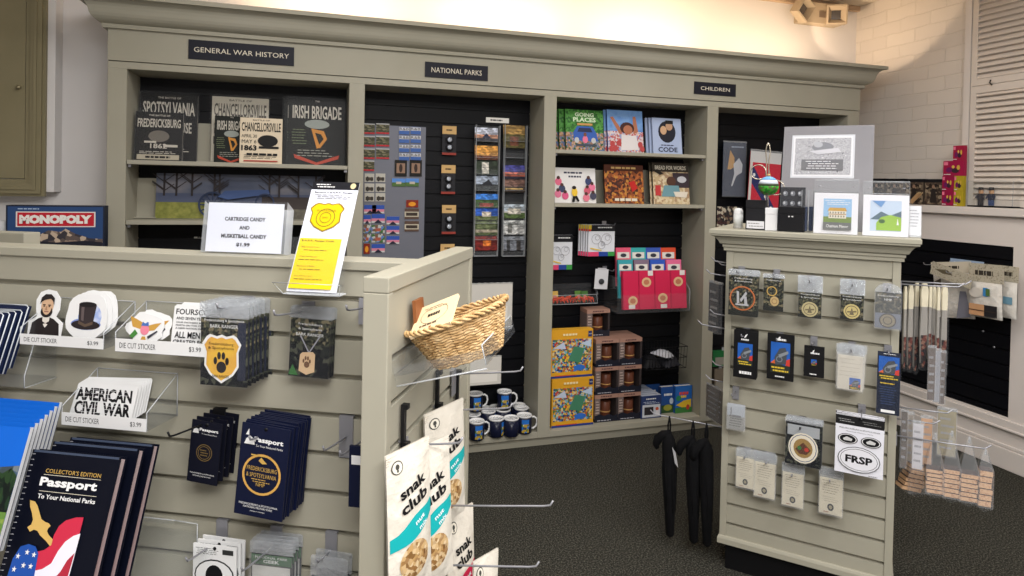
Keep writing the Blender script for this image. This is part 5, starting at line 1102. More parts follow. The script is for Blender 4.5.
packet(w_, h_, .004, 'patterned dark patch packet behind the white tin, fourth bay', 'packet', 'patch_packet', lambda A: A.r(0, 0, 1, 1, blkph), loc, (0, 0, 0), card=INK, film=FILM, t=.008)
grn = C(36, 110, 60)
for px_, m_, lb in (((713, 351, 735, 366), grn, 'bright green box low in the fourth bay'), ((714, 369, 727, 400), C(120, 110, 96), 'narrow bagged figure low in the fourth bay beside the tower'),):
    loc, w_, h_ = FBB.rect(*px_, .12); r = thing('hanging_toy', lb, 'toy', loc, (0, 0, 0)); b = MB(); b.box(-w_ / 2, w_ / 2, 0, .03, 0, h_, m_); Art(b, -w_ / 2, 0, w_, h_, 0, .0004).r(.1, .1, .9, .6, C(150, 146, 136)); b.build('pack_front', r); MB().box(-.01, .01, .01, .012, h_, h_ + .02, ACRE).build('hang_tab', r)
# board game on a side shelf at the left of the bookcase
def mono(A):
    A.r(0, 0, 1, 1, C(44, 72, 118)); A.p([(.2, 0), (.28, .25), (.42, .42), (.55, .38), (.6, .46), (.7, .34), (.86, .22), (1, .2), (1, 0)], mosaic('rushmore_rock', [(150, 130, 116), (96, 84, 80), (190, 170, 150), (60, 56, 62)], 60)); A.p([(0, 0), (1, 0), (1, .12), (.8, .16), (.5, .12), (.3, .16), (.2, .1), (0, .1)], C(30, 32, 44))
    A.r(.085, .5, .92, .88, C(226, 220, 216)); A.r(.1, .525, .905, .855, C(190, 34, 50)); A.t('MONOPOLY', .5, .69, .22, C(236, 232, 226), w=.76, bold=4); A.lines(.1, .4, .92, .97, 1, C(170, 190, 220), .5)
MF = Frame((0, 3.02, 0), 0); loc, w_, h_ = MF.rect(6.5, 205.5, 105.3, 246.5); MZ = 1.03; h_ += loc.z - MZ; loc.z = MZ
r = thing('board_game', 'wide board game box lettered MONOPOLY at the left', 'board game', loc, (0, 0, 0)); b = MB(); b.box(-w_ / 2, w_ / 2, 0, .05, 0, h_, C(34, 40, 56)); A = Art(b, -w_ / 2, 0, w_, h_, 0, .0004)
A2 = Art(b, -w_ / 2 + .006, h_ * .3, w_ - .012, h_ * .7 - .005, -.0004, .0004); mono(A2); b.build('box_lid', r); MB().box(-w_ / 2 + .003, w_ / 2 - .003, .05, .058, .003, h_ - .003, C(200, 200, 200)).build('box_base', r)
b = MB(); b.box(-2.2, loc.x + w_ / 2 + .02, 2.98, 3.2, MZ - .02, MZ, PAINT); b.box(-2.2, loc.x + w_ / 2 + .01, 3.0, 3.2, 0, MZ - .02, PAINT); cn = tag(b.build('side_counter', None), 'sage counter hidden behind the front display, under the board game', 'counter')
p = Frame((0, 3.02, 0), 0).hit(2, 233, 0)
r = thing('glue_bottle', 'small white and green tube beside the board game box', 'bottle', Vector((p.x - .012, 3.06, MZ)), (0, 0, 0)); b = MB(); b.lathe([(0, 0), (.022, 0), (.022, .09)], 0, 0, C(206, 210, 206), 16); b.lathe([(.0223, .09), (.0223, .125), (.018, .128)], 0, 0, C(40, 120, 90), 16); b.build('tube_body', r); b = MB(); b.lathe([(.018, .128), (.02, .13), (.02, .175), (0, .177)], 0, 0, C(224, 224, 226), 16); b.build('cap', r)
# ============================================================ TOWER: FRONT FACE
dk = C(22, 24, 26)
def camo(A): A.r(0, 0, 1, 1, foliage); A.r(0, 0, 1, .14, C(30, 32, 28))
def orn_ring(A):
    camo(A); A.t('Fredericksburg', .5, .93, .05, WHT, w=.6); A.t('& Spotsylvania', .5, .86, .05, WHT, w=.6); A.ring(.48, .44, .44, .035, C(190, 110, 60)); A.ring(.48, .44, .4, .012, C(170, 90, 50))
    s_ = C(176, 176, 180)
    A.p([(.3, .3), (.38, .32), (.36, .6), (.28, .62)], s_); A.p([(.4, .4), (.6, .62), (.64, .56), (.44, .34)], s_); A.p([(.56, .28), (.66, .3), (.62, .5), (.54, .48)], s_); A.r(.25, .26, .7, .3, s_)
def keyr(A): camo(A); A.t('Fredericksburg', .5, .93, .05, WHT, w=.7); A.ring(.42, .6, .26, .05, GOLD); A.e(.56, .3, .22, .15, C(186, 160, 110)); A.ring(.56, .3, .14, .03, C(130, 100, 70))
def medal(c1=(196, 184, 140)):
    def f(A): camo(A); A.t('Fredericksburg', .5, .92, .07, WHT, w=.8); A.t('& Spotsylvania', .5, .8, .07, WHT, w=.8); A.e(.5, .34, .36, .3, C(*c1, .35, .3)); A.ring(.5, .34, .28, .03, C(90, 80, 60), asp=1); A.p([(.4, .2), (.5, .5), (.6, .2)], C(110, 100, 76)); A.p([(.3, .34), (.7, .38), (.7, .32), (.3, .28)], C(120, 108, 80))
    return f
def coin(A): A.r(0, .42, 1, 1, foliage); A.t('Fredericksburg', .5, .9, .06, WHT, w=.8); A.t('NMP', .5, .8, .06, WHT, w=.3); A.e(.5, .22, .34, .2, C(60, 56, 50)); A.e(.5, .22, .29, .17, C(150, 140, 116, .3, .4)); A.ring(.5, .22, .18, .03, C(60, 56, 50))
monu = mosaic('monument_photo', [(30, 90, 170), (70, 76, 84), (110, 116, 122), (40, 44, 50), (190, 90, 50), (60, 110, 60)], 150)
def cannon(A, x0, y0, x1, y1):
    w_, h_ = x1 - x0, y1 - y0; P = lambda u, v: (x0 + u * w_, y0 + v * h_)
    A.r(x0, y0, x1, y1, C(36, 92, 176)); A.p([P(0, .3), P(.2, .42), P(.35, .3), P(.2, .2)], C(206, 96, 50)); A.p([P(.7, .4), P(1, .5), P(1, .25), P(.8, .25)], C(196, 60, 50)); A.p([P(0, 0), P(1, 0), P(1, .25), P(0, .3)], C(44, 50, 40))
    g_ = C(70, 74, 80); A.p([P(.25, .25), P(.2, .5), P(.45, .8), P(.75, .85), P(.85, .7), P(.8, .3)], g_); A.ring(x0 + w_ * .45, y0 + h_ * .45, w_ * .17, w_ * .05, C(120, 126, 132), n=14); A.p([P(.4, .6), P(.9, .75), P(.92, .66), P(.45, .5)], C(130, 136, 142))
    A.lines(x0 + .03, x1 - .03, y0 + .01, y0 + h_ * .22, 2, C(214, 184, 60), .5)
def evol(A): A.scr(.5, .82, .04, WHT, .4); A.p([(.44, .86), (.5, .92), (.6, .95), (.52, .87)], WHT); cannon(A, .18, .27, .82, .74); A.scr(.5, .12, .07, WHT, .6)
def evol2(A): A.scr(.55, .88, .05, WHT, .44); A.p([(.36, .86), (.44, .94), (.5, .95), (.44, .85)], WHT); cannon(A, .14, .16, .86, .82); A.scr(.5, .08, .03, WHT, .4)
def evol3(A): A.scr(.55, .78, .06, WHT, .56); A.p([(.36, .76), (.46, .88), (.52, .9), (.46, .78)], WHT); cannon(A, .36, .38, .64, .58); A.scr(.5, .1, .04, WHT, .4)
def towel(A): A.r(0, 0, 1, 1, C(206, 200, 186)); A.lines(.06, .94, .35, .95, 5, C(180, 172, 156), .12); cannon(A, .48, .03, .92, .36)
def bookmark(A): A.r(0, 0, 1, 1, C(22, 30, 50)); A.scr(.5, .97, .012, WHT, .6); cannon(A, .06, .55, .94, .93); A.scr(.5, .5, .02, C(214, 184, 60), .8); A.lines(.1, .9, .15, .46, 8, C(46, 62, 96), .5, 3); A.r(.2, .03, .8, .075, WHT)
def winter(A): A.r(0, .55, 1, 1, C(176, 182, 190)); A.r(0, 0, 1, .55, C(150, 150, 146)); A.lines(.1, .9, .1, .6, 5, C(100, 100, 98), .4); A.r(.2, .5, .24, .9, C(90, 84, 80)); A.r(.3, .5, .8, .6, C(120, 120, 122))
def patch(A):
    A.r(0, 0, 1, 1, darkph); A.r(.05, .7, .95, .95, C(160, 164, 168)); A.e(.5, .42, .42, .36, CREAM); A.e(.5, .42, .38, .325, C(60, 84, 120)); A.e(.5, .42, .36, .31, CREAM); A.e(.5, .42, .27, .23, C(150, 120, 70)); A.p([(.28, .38), (.5, .56), (.72, .4), (.6, .28), (.4, .28)], C(90, 56, 40)); A.e(.4, .42, .06, .05, C(60, 110, 60)); A.e(.6, .4, .06, .05, C(180, 60, 50))
def frsp(A):
    A.r(0, .84, 1, 1, C(26, 26, 28)); A.t('FREDERICKSBURG & SPOTSYLVANIA', .5, .78, .025, INK, w=.84); A.t('National Military Park', .5, .73, .02, INK, w=.56); A.lines(.05, .4, .88, .95, 2, C(160, 160, 160), .3); A.lines(.55, .95, .88, .95, 2, C(120, 120, 120), .3)
    for u in (.26, .74): A.e(u, .6, .21, .09, INK); A.e(u, .6, .19, .08, C(222, 222, 224)); A.e(u, .6, .17, .07, INK); A.p([(u - .1, .6), (u - .02, .64), (u + .1, .61), (u + .08, .57), (u - .08, .57)], C(200, 200, 200))
    A.e(.5, .27, .44, .22, INK); A.e(.5, .27, .425, .21, C(222, 222, 228)); A.e(.5, .27, .39, .185, INK); A.e(.5, .27, .38, .178, C(222, 222, 228)); A.t('FRSP', .5, .27, .13, INK, w=.56, bold=2); A.lines(.7, .95, .02, .04, 1, C(120, 120, 120), .5)
def seed(A): A.lines(.1, .9, .55, .95, 6, C(150, 140, 120), .25); A.lines(.15, .85, .33, .5, 3, C(160, 150, 130), .2); A.e(.5, .2, .14, .1, INK); A.e(.5, .2, .08, .055, C(150, 140, 110)); A.lines(.2, .5, .04, .08, 1, C(160, 90, 70), .5)
sc_ = C(214, 206, 184)
TG = 'chrome hooks on the tower front'
def tow(px, off, n, gap, name, cat, lab, art, top, card, film=FILM, group=None, hk=None, hl=None, mat=None, **k):
    hx, hy = hk; hook(FR, hx, hy, off + n * .0 + .035, hl, TG if hl is None else None, mat or METAL, plate=(.011, .04), rise=.05)
    card_stack(FR, px, off, n, gap, name, cat, group, lab if n > 1 else lab.replace('%s', '').rstrip(', ') + '%.0s', art, top=top, card=card, film=film, t=.004, sag=.0003, **k) if n > 1 else single(px, off, name, cat, lab, art, top, card, film, **k)
def single(px, off, name, cat, lab, art, top, card, film, roll=0, round_top=False):
    loc, w_, h_ = FR.rect(*px, off)
    packet(w_, h_, top, lab, cat, name, art, loc, (0, roll, FR.rz), card=card, t=.006, film=film or FILM, round_top=round_top)
tow((728, 270, 757, 317), .07, 3, .012, 'ornament_packet', 'packet', 'ring ornament in a bag with camouflage card, %s', orn_ring, .02, darkph, group='ring ornament bags', hk=(742, 268), hl='chrome hook of the ring ornament bags, top row of the tower')
tow((763, 274, 783, 312), .07, 2, .012, 'keyring_packet', 'packet', 'gold keyring in a bag with camouflage card, %s', keyr, .014, darkph, group='gold keyring bags', hk=(777, 271), hl='chrome hook of the gold keyring bags, top row of the tower')
tow((798, 276, 821, 319), .08, 3, .01, 'medallion_packet', 'packet', 'medallion packet with white rounded tab near the tower middle, %s', medal(), .055, darkph, group='middle medallion packets', hk=(812, 277), hl='chrome hook of the middle medallion packets, top row of the tower')
tow((840, 279.5, 863, 321), .07, 3, .009, 'medallion_packet', 'packet', 'medallion packet with white square tab, fourth in the top row, %s', medal((206, 190, 130)), .05, darkph, group='fourth place medallion packets', hk=(853, 280.5), hl='chrome hook of the fourth place medallion packets')
loc, w_, h_ = FR.rect(874.5, 283, 900, 329.5, .05)
hook(FR, 887, 285, .08, 'chrome hook of the clear coin clamshell', None, plate=(.011, .04), rise=.05)
packet(w_, h_, .03, 'clear clamshell with a large bronze coin, right end of the top row', 'packet', 'coin_clamshell', coin, loc, (0, 0, AR), card=C(110, 116, 130), t=.012, film=HANG, round_top=True)
tow((733, 331, 756, 378), .08, 4, .012, 'magnet_card', 'card', 'black card with cannon picture and white lettering, %s', evol, 0, C(16, 16, 18), None, group='black cards at the left of the second row', hk=(747, 329.5), hl='chrome hook of the leftmost black cannon cards')
tow((766.5, 334, 793, 380), .06, 2, .008, 'magnet_card', 'card', 'wide black card with a large cannon picture, %s', evol2, 0, C(16, 16, 18), None, group='wide black cannon cards', hk=(780, 334), hl='chrome hook of the wide black cannon cards')
tow((803.5, 346.5, 823.5, 377), .06, 2, .006, 'pin_card', 'card', 'black card with a tiny cannon pin, %s', evol3, 0, C(16, 16, 18), None, group='tiny cannon pin cards', hk=(814, 338), hl='chrome hook of the tiny cannon pin cards')
tow((837, 346, 862, 391), .07, 4, .008, 'towel_packet', 'packet', 'bagged cream cloth with small cannon picture, %s', towel, .03, C(206, 200, 186), HANG, group='bagged cream cloths', hk=(852, 343.5), hl='chrome hook of the bagged cream cloths', jit=2.5)
tow((876, 352, 899, 415.5), .06, 1, 0, 'bookmark', 'bookmark', 'tall navy bookmark with cannon picture and barcode strip', bookmark, 0, C(20, 26, 44), None, hk=(888, 347), hl='chrome hook of the tall navy bookmark')
tow((727, 404, 744, 430.5), .05, 3, .008, 'picture_packet', 'packet', 'tiny bagged winter scene, low at the tower left, %s', winter, .004, C(160, 162, 166), HANG, group='tiny winter scene bags', hk=(736, 388), hl='chrome hook of the tiny winter scene bags')
tow((785, 420, 820, 467), .08, 5, .01, 'patch_packet', 'packet', 'bagged round embroidered patch with cream rim, %s', patch, .012, darkph, FILM, group='round patch bags', hk=(803, 418), hl='black hook of the round patch bags', mat=DMETAL)
tow((834.5, 417, 882, 475), .1, 8, .006, 'sticker_sheet', 'sticker', 'white FRSP oval sticker sheet with black header, %s', frsp, 0, C(224, 224, 232), None, group='white FRSP sticker sheets', hk=(862, 406), hl='chrome hook of the white FRSP sticker sheets')
for px_, n_, hk_, w__ in (((736, 449, 754, 489), 2, (748, 449), 'first'), ((754, 454, 774, 498.5), 4, (769, 454), 'second'), ((782, 464, 802.5, 507.5), 2, (794, 466), 'third'), ((819, 469, 841.5, 515.5), 2, (831, 471), 'fourth')):
    tow(px_, .05, n_, .009, 'seed_packet', 'packet', 'cream seed packet with dark seal, %s, in the ' + w__ + ' bunch', seed, .03, sc_, HANG, group='cream seed packets, %s bunch from the left' % w__, hk=hk_, hl='chrome hook of the %s bunch of cream seed packets' % w__, jit=1.5)
# ============================================================ TOWER: TOP
def top_at(x, y): return hitz(x, y, RT + .001)
def sketch(A):
    A.r(.1, .38, .8, .9, C(206, 208, 214)); A.r(.12, .4, .78, .88, C(222, 222, 226))
    A.r(.14, .42, .76, .86, noisy('pencil_drawing', [(90, 90, 96), (190, 190, 194), (150, 150, 156), (216, 216, 220)], 120, .7, 0, 6)); A.e(.45, .75, .12, .06, C(130, 132, 138)); A.e(.4, .78, .05, .035, C(170, 172, 178)); A.p([(.3, .7), (.62, .74), (.66, .69), (.4, .66)], C(190, 190, 196)); A.r(.22, .47, .68, .6, C(110, 110, 114)); A.lines(.26, .64, .48, .59, 4, C(214, 214, 218), .3)
loc, w_, h_ = FR.rect(777, 119, 870, 232, -.2, RT + .001)
r = thing('matted_print', 'large grey matted pencil print leaning on top of the tower', 'print', loc, (-.28, .0, AR)); b = MB(); b.box(-w_ / 2, w_ / 2, 0, .005, 0, h_, C(130, 128, 132, .35)); Art(b, -w_ / 2, 0, w_, h_, 0, .0005).p([(0, 0), (1, 0), (1, 1), (0, 1)], C(132, 130, 134, .35)); A = Art(b, -w_ / 2, h_ * .3, w_, h_ * .7, -.0006, .0005); A.z -= h_ * .12; A.h *= 1.16; sketch(A); b.build('mat_board', r)
MB().box(-w_ / 2, w_ / 2, -.003, -.0022, 0, h_, FILM).build('clear_sleeve', r)
def coaster(px, title, fn, label):
    loc, w_, h_ = FR.rect(*px, .0, RT + .001)
    r = thing('coaster_pack', label, 'coaster', loc, (-.05, 0, AR)); b = MB(); b.box(-w_ / 2, w_ / 2, 0, .025, 0, h_, C(226, 226, 232, .4)); A = Art(b, -w_ / 2, 0, w_, h_, 0, .0004); fn(A); b.build('printed_coaster', r)
    MB().box(-w_ / 2 - .004, w_ / 2 + .004, -.005, -.004, -.0, h_ * 1.02, FILM).box(-w_ / 2 - .004, w_ / 2 + .004, .026, .03, 0, h_ * 1.3, ACR).build('clear_stand', r)
    b = MB(); b.box(-w_ / 2, w_ / 2, .0, .05, h_ * 1.03, h_ * 1.04, ACR); b.box(-w_ / 2, w_ / 2, 0, .002, h_ * 1.03, h_ * 1.32, ACR); b.tube([(-w_ / 2, 0, h_ * 1.03), (w_ / 2, 0, h_ * 1.03), (w_ / 2, 0, h_ * 1.33), (-w_ / 2, 0, h_ * 1.33)], .0012, ACRE, 4, close=True)
    b.tube([(-w_ / 2, .05, h_ * 1.33), (w_ / 2, .05, h_ * 1.33), (w_ / 2, 0, h_ * 1.33)], .0012, ACRE, 4)
    for s_ in (-1, 1): b.lathe([(.004, h_ * 1.16), (.004, h_ * 1.18)], s_ * w_ * .38, .0, METAL, 8)
    b.build('clear_topper', r)
def manor(A):
    A.r(.22, .1, .86, .86, C(150, 186, 220)); A.lines(.25, .84, .7, .84, 3, WHT, .3); A.r(.22, .28, .86, .42, C(120, 140, 80)); A.r(.34, .38, .74, .56, C(226, 220, 206)); A.p([(.32, .56), (.76, .56), (.72, .64), (.36, .64)], C(196, 156, 80)); A.r(.34, .47, .74, .49, C(180, 150, 110))
    for k in range(6): A.r(.37 + .062 * k, .5, .39 + .062 * k, .54, dkc); A.r(.37 + .062 * k, .41, .39 + .062 * k, .45, dkc)
    A.r(.22, .1, .86, .28, C(110, 112, 112)); A.t('Chatham Manor', .54, .19, .07, WHT, w=.5)
def field(A): A.r(.16, .12, .84, .86, C(190, 206, 226)); A.p([(.16, .4), (.4, .6), (.6, .5), (.84, .62), (.84, .4)], C(96, 116, 130)); A.p([(.2, .86), (.4, .7), (.5, .86)], C(110, 150, 200)); A.p([(.3, .14), (.84, .14), (.84, .46), (.6, .52), (.4, .46), (.3, .32)], C(150, 186, 80)); A.e(.42, .36, .07, .05, C(80, 110, 70)); A.p([(.74, .28), (.76, .44), (.79, .28)], C(226, 226, 226))
coaster((813, 193, 857, 233), 'manor', manor, 'white coaster pack with a yellow-roofed manor picture on the tower top')
coaster((862, 195, 908, 237), 'field', field, 'white coaster pack with a green field picture, right end of the tower top')
loc, w_, h_ = FR.rect(907, 205, 921, 238, -.03, RT + .001)
r = thing('brochure_holder', 'clear slanted holder with a pale leaflet at the tower top right edge', 'display holder', loc, (-.25, .0, AR)); b = MB(); b.box(-w_ / 2, w_ / 2, 0, .001, 0, h_, C(212, 212, 216)); Art(b, -w_ / 2, 0, w_, h_, 0, .0004).lines(.15, .85, .3, .9, 6, C(150, 150, 156), .3); b.build('leaflet', r); MB().box(-w_ / 2 - .003, w_ / 2 + .003, -.003, -.002, 0, h_, ACR).box(-w_ / 2, w_ / 2, -.02, .02, 0, .002, ACR).build('clear_holder', r)
b = MB(); b.lathe([(.006, 0), (.006, .022), (.003, .024)], 0, 0, INK, 10); b.lathe([(.004, 0), (.004, .04), (0, .042)], -.012, .01, C(60, 60, 64), 8); tag(b.build('small_clip', None, top_at(911, 235)), 'tiny black clip standing at the tower top right corner', 'clip')
# ring box, watch box, jar
def topbox(px, off, dep, col, name, cat, label, fn=None):
    loc, w_, h_ = FR.rect(*px, off, RT + .001); r = thing(name, label, cat, loc, (0, 0, AR)); b = MB(); b.box(-w_ / 2, w_ / 2, 0, dep, 0, h_ * .72, col)
    A = Art(b, -w_ / 2, 0, w_, h_ * .72, 0, .0004); fn and fn(A); b.build('box_body', r); b = MB(); b.box(-w_ / 2 - .001, w_ / 2 + .001, -.001, dep + .001, h_ * .725, h_, col); b.build('box_lid', r, bevel=.001); return r
topbox((778, 207, 803.5, 228.5), .0, .06, C(14, 14, 18), 'jewellery_box', 'box', 'plain black jewellery box with two tiny studs, tower top', lambda A: (A.e(.42, .85, .04, .04, C(200, 200, 200)), A.e(.55, .85, .04, .04, C(200, 200, 200))))
topbox((745.5, 200, 765, 226), -.02, .05, C(26, 26, 30), 'earring_box', 'box', 'black box with a small pale emblem and white lower band, tower top', lambda A: (A.r(.05, .05, .95, .4, C(214, 214, 218)), A.lines(.1, .9, .1, .35, 2, C(150, 150, 150), .4)))
topbox((765, 208, 777, 228), -.015, .04, C(222, 222, 224), 'gift_box', 'box', 'narrow white box behind the ornament stand, tower top')
b = MB(); p = top_at(738, 228); b.lathe([(0, 0), (.0165, 0), (.0165, .062), (.012, .072), (0, .074)], 0, 0, C(226, 226, 226, .4), 20); r = thing('white_tin', 'small white round topped tin at the left of the tower top', 'tin', p, (0, 0, 0)); b.build('tin_body', r); b = MB(); b.lathe([(.0168, .01), (.0168, .05)], 0, 0, C(214, 216, 214), 20); b.build('paper_label', r)
# ornament stand
p = top_at(766, 228.5); st = thing('ornament_stand', 'curled silver wire stand in front of the black boxes, tower top', 'stand', p, (0, 0, AR)); sv = C(180, 172, 156, .25, .75); b = MB()
hS = FR.hit(766, 141, -.0).z - RT
for s_ in (-1, 1):
    b.tube([(s_ * .07, -.005, .003), (s_ * .05, -.004, .005), (s_ * .025, 0, .02), (s_ * .006, 0, .05), (s_ * .004, 0, .1), (s_ * .004, 0, hS * .8), (s_ * .008, 0, hS * .9), (s_ * .005, 0, hS * .97), (0, 0, hS)], .0022, sv, 7)
b.tube([(0, -.05, .003), (0, -.03, .006), (0, -.01, .02), (0, 0, .05), (0, 0, .1)], .0022, sv, 7); b.build('upright', st)
for s_, cz in ((-1, hS * .66), (1, hS * .48)):
    b = MB(); b.tube([(s_ * (.005 + .027 * (1 - math.cos(a))), 0, cz + .027 * math.sin(a)) for a in [2 * math.pi * k / 18 - .4 for k in range(17)]], .0021, sv, 6); b.build('scroll', st)
oc_ = FR.hit(768.5, 186, .02); R_ = .034
orn = thing('glass_ornament', 'round ornament painted with sky and green field hanging on the wire stand', 'ornament', oc_, (0, 0, AR))
b = MB(); pr = [(R_ * math.sin(math.pi * k / 14), -R_ * math.cos(math.pi * k / 14)) for k in range(15)]
grs = mosaic('ornament_grass', [(50, 140, 40), (70, 160, 50), (40, 110, 40), (90, 90, 60)], 120)
b.lathe(pr[:8], 0, 0, grs, 24); b.lathe(pr[7:9], 0, 0, C(60, 70, 50), 24); b.lathe(pr[8:11], 0, 0, C(206, 214, 224, .2), 24); b.lathe(pr[10:], 0, 0, C(96, 160, 214, .2), 24); b.build('glass_ball', orn)
b = MB(); b.lathe([(.006, R_ - .001), (.006, R_ + .008), (.003, R_ + .009)], 0, 0, C(200, 160, 110, .3, .5), 10); b.tube([(0, 0, R_ + .008), (.004, 0, R_ + .014), (0, 0, R_ + .02)], .001, sv, 5); b.build('cap', orn)
# earring card and clear boxes behind
loc, w_, h_ = FR.rect(779, 187, 804, 232, -.1, RT + .001)
r = thing('earring_display', 'dark card of silver earrings behind the black jewellery box', 'jewellery display', loc, (-.1, 0, AR)); b = MB(); b.box(-w_ / 2, w_ / 2, 0, .004, 0, h_, C(34, 34, 40)); A = Art(b, -w_ / 2, 0, w_, h_, 0, .0005)
for u in (.2, .5, .8):
    for v in (.62, .85): A.e(u, v, .1, .06, C(110, 112, 118)); A.e(u - .03, v + .01, .04, .03, C(190, 190, 194))
b.build('card', r); MB().box(-w_ / 2, w_ / 2, -.003, -.002, 0, h_, FILM).build('clear_sleeve', r)
for k, (x0, x1) in enumerate(((801, 808), (807, 814))):
    loc, w_, h_ = FR.rect(x0, 190, x1, 229, -.03 - .02 * k, RT + .001); r = thing('clear_box', 'clear upright box beside the manor coaster, %s one' % ('left', 'right')[k], 'box', loc, (0, 0, AR))
    b = MB(); b.box(-w_ / 2, w_ / 2, 0, .03, 0, h_, ACR); b.tube([(-w_ / 2, 0, 0), (-w_ / 2, 0, h_), (w_ / 2, 0, h_), (w_ / 2, 0, 0)], .001, ACRE, 4); b.build('clear_shell', r); MB().box(-w_ * .3, w_ * .3, .01, .02, .002, h_ * .6, C(60, 70, 96)).build('contents', r)
# pencils behind the tower top
FLD = Frame((3.44, 0, 0), -math.pi / 2); LZ = 1.323
pc0 = FLD.hit(909, 203, .035)
r = thing('pencil_jar', 'tiny clear jar holding slanted wooden pencils on the wall ledge', 'jar', Vector((pc0.x, pc0.y, LZ)), (0, 0, -math.pi / 2)); b = MB(); b.box(-.02, .02, -.02, .02, 0, .002, ACR); b.box(-.02, .02, -.02, -.018, 0, .03, ACR); b.box(-.02, .02, .018, .02, 0, .03, ACR); b.box(-.02, -.018, -.02, .02, 0, .03, ACR); b.box(.018, .02, -.02, .02, 0, .03, ACR); b.build('clear_jar', r)
pen = None
for k in range(7):
    a = r.location + Vector((0, 0, .006)) + FLD.d * (-.01 + .004 * k) + FLD.n * (-.006 + .004 * (k % 3)); dr_ = (FLD.d * .08 + Vector((0, 0, .075)) + FLD.n * .004 * (k % 3)).normalized(); ln = .085
    pn = thing('wooden_pencil', 'natural wooden pencil in the slanted bundle on the wall ledge', 'pencil', a, dr_.to_track_quat('Z', 'Y').to_euler(), 'slanted wooden pencils'); wd = C(206, 166, 120)
    if pen: bpy.data.objects.remove(pn); dup(pen, a, dr_.to_track_quat('Z', 'Y').to_euler()); continue
    MB().lathe([(.0036, 0), (.0036, ln)], 0, 0, wd, 6, smooth=False).build('shaft', pn); MB().lathe([(.0036, ln), (.001, ln + .012), (0, ln + .014)], 0, 0, C(226, 196, 150), 8).build('tip', pn); pen = pn
# ============================================================ TOWER: SIDES
def side(s_, depth, y, xref=None):
    """point on the left (-1) or right (+1) side face at a depth behind the front; y = pixel row where it would show"""
    q = FR.P + FR.d * (s_ * RWd) - FR.n * depth
    px_ = proj(q + Vector((0, 0, 1)))[0]; z = FR.hit(px_, y, -depth).z
    return Vector((q.x, q.y, z))
def side_hook(s_, depth, y, L, label, tilt=.06):
    p = side(s_, depth, y); r = thing('display_hook', label, 'hook', p, (0, 0, AR + s_ * math.pi / 2))
    MB().box(-.012, .012, -.004, -.0005, -.03, .01, METAL).build('back_plate', r); MB().tube([(0, -.003, 0), (0, -L * .6, tilt * L * .5), (0, -L + .01, tilt * L), (0, -L - .006, tilt * L + .014)], .0024, METAL, 8).build('rod', r)
    return p, FR.d * s_
for dp, y, L, lb in ((.06, 263, .06, 'short chrome hook at the upper left side of the tower'), (.12, 266, .05, 'short chrome hook just behind the upper left one'), (.05, 276, .075, 'chrome hook over the grey cards on the tower left side'), (.06, 316, .06, 'chrome hook below the grey cards on the tower left side'), (.04, 329, .1, 'long bare chrome hook on the tower left side, mid height'), (.12, 368, .06, 'chrome hook over the brown bags low on the tower left side'), (.06, 383, .07, 'chrome hook under the green box, tower left side')):
    side_hook(-1, dp, y, L, lb)
def edgepack(px, depth, label, col, n, name='hanging_packet', rz=None, art=None, film=HANG, top=.01, cat='packet', grp=None, step=.006):
    F = Frame(FR.P - FR.n * depth, rz if rz is not None else AR); loc, w_, h_ = F.rect(*px)
    r = packet(w_, h_, top, label, cat, name, art or (lambda A: A.lines(.1, .9, .1, .9, 5, C(150, 150, 154), .3)), loc, (0, 0, F.rz), card=col, t=.004, film=film, group=grp)
    return r, loc, w_, h_, F
r, loc, w_, h_, F = edgepack((711, 281, 721, 333), .08, 'grey bagged card hanging in a row on the tower left side', C(60, 62, 70), 1, rz=AR - .75, grp='grey bagged cards, tower left side')
for k in range(1, 5): dup(r, loc + FR.d * (-.005 * k + .008), None)
r, loc, w_, h_, F = edgepack((706, 384, 718, 420), .14, 'brown bagged card low on the tower left side', C(84, 74, 62), 1, rz=AR - .8, grp='brown bagged cards, tower left side')
dup(r, loc + FR.d * .02 + FR.n * .02, None)
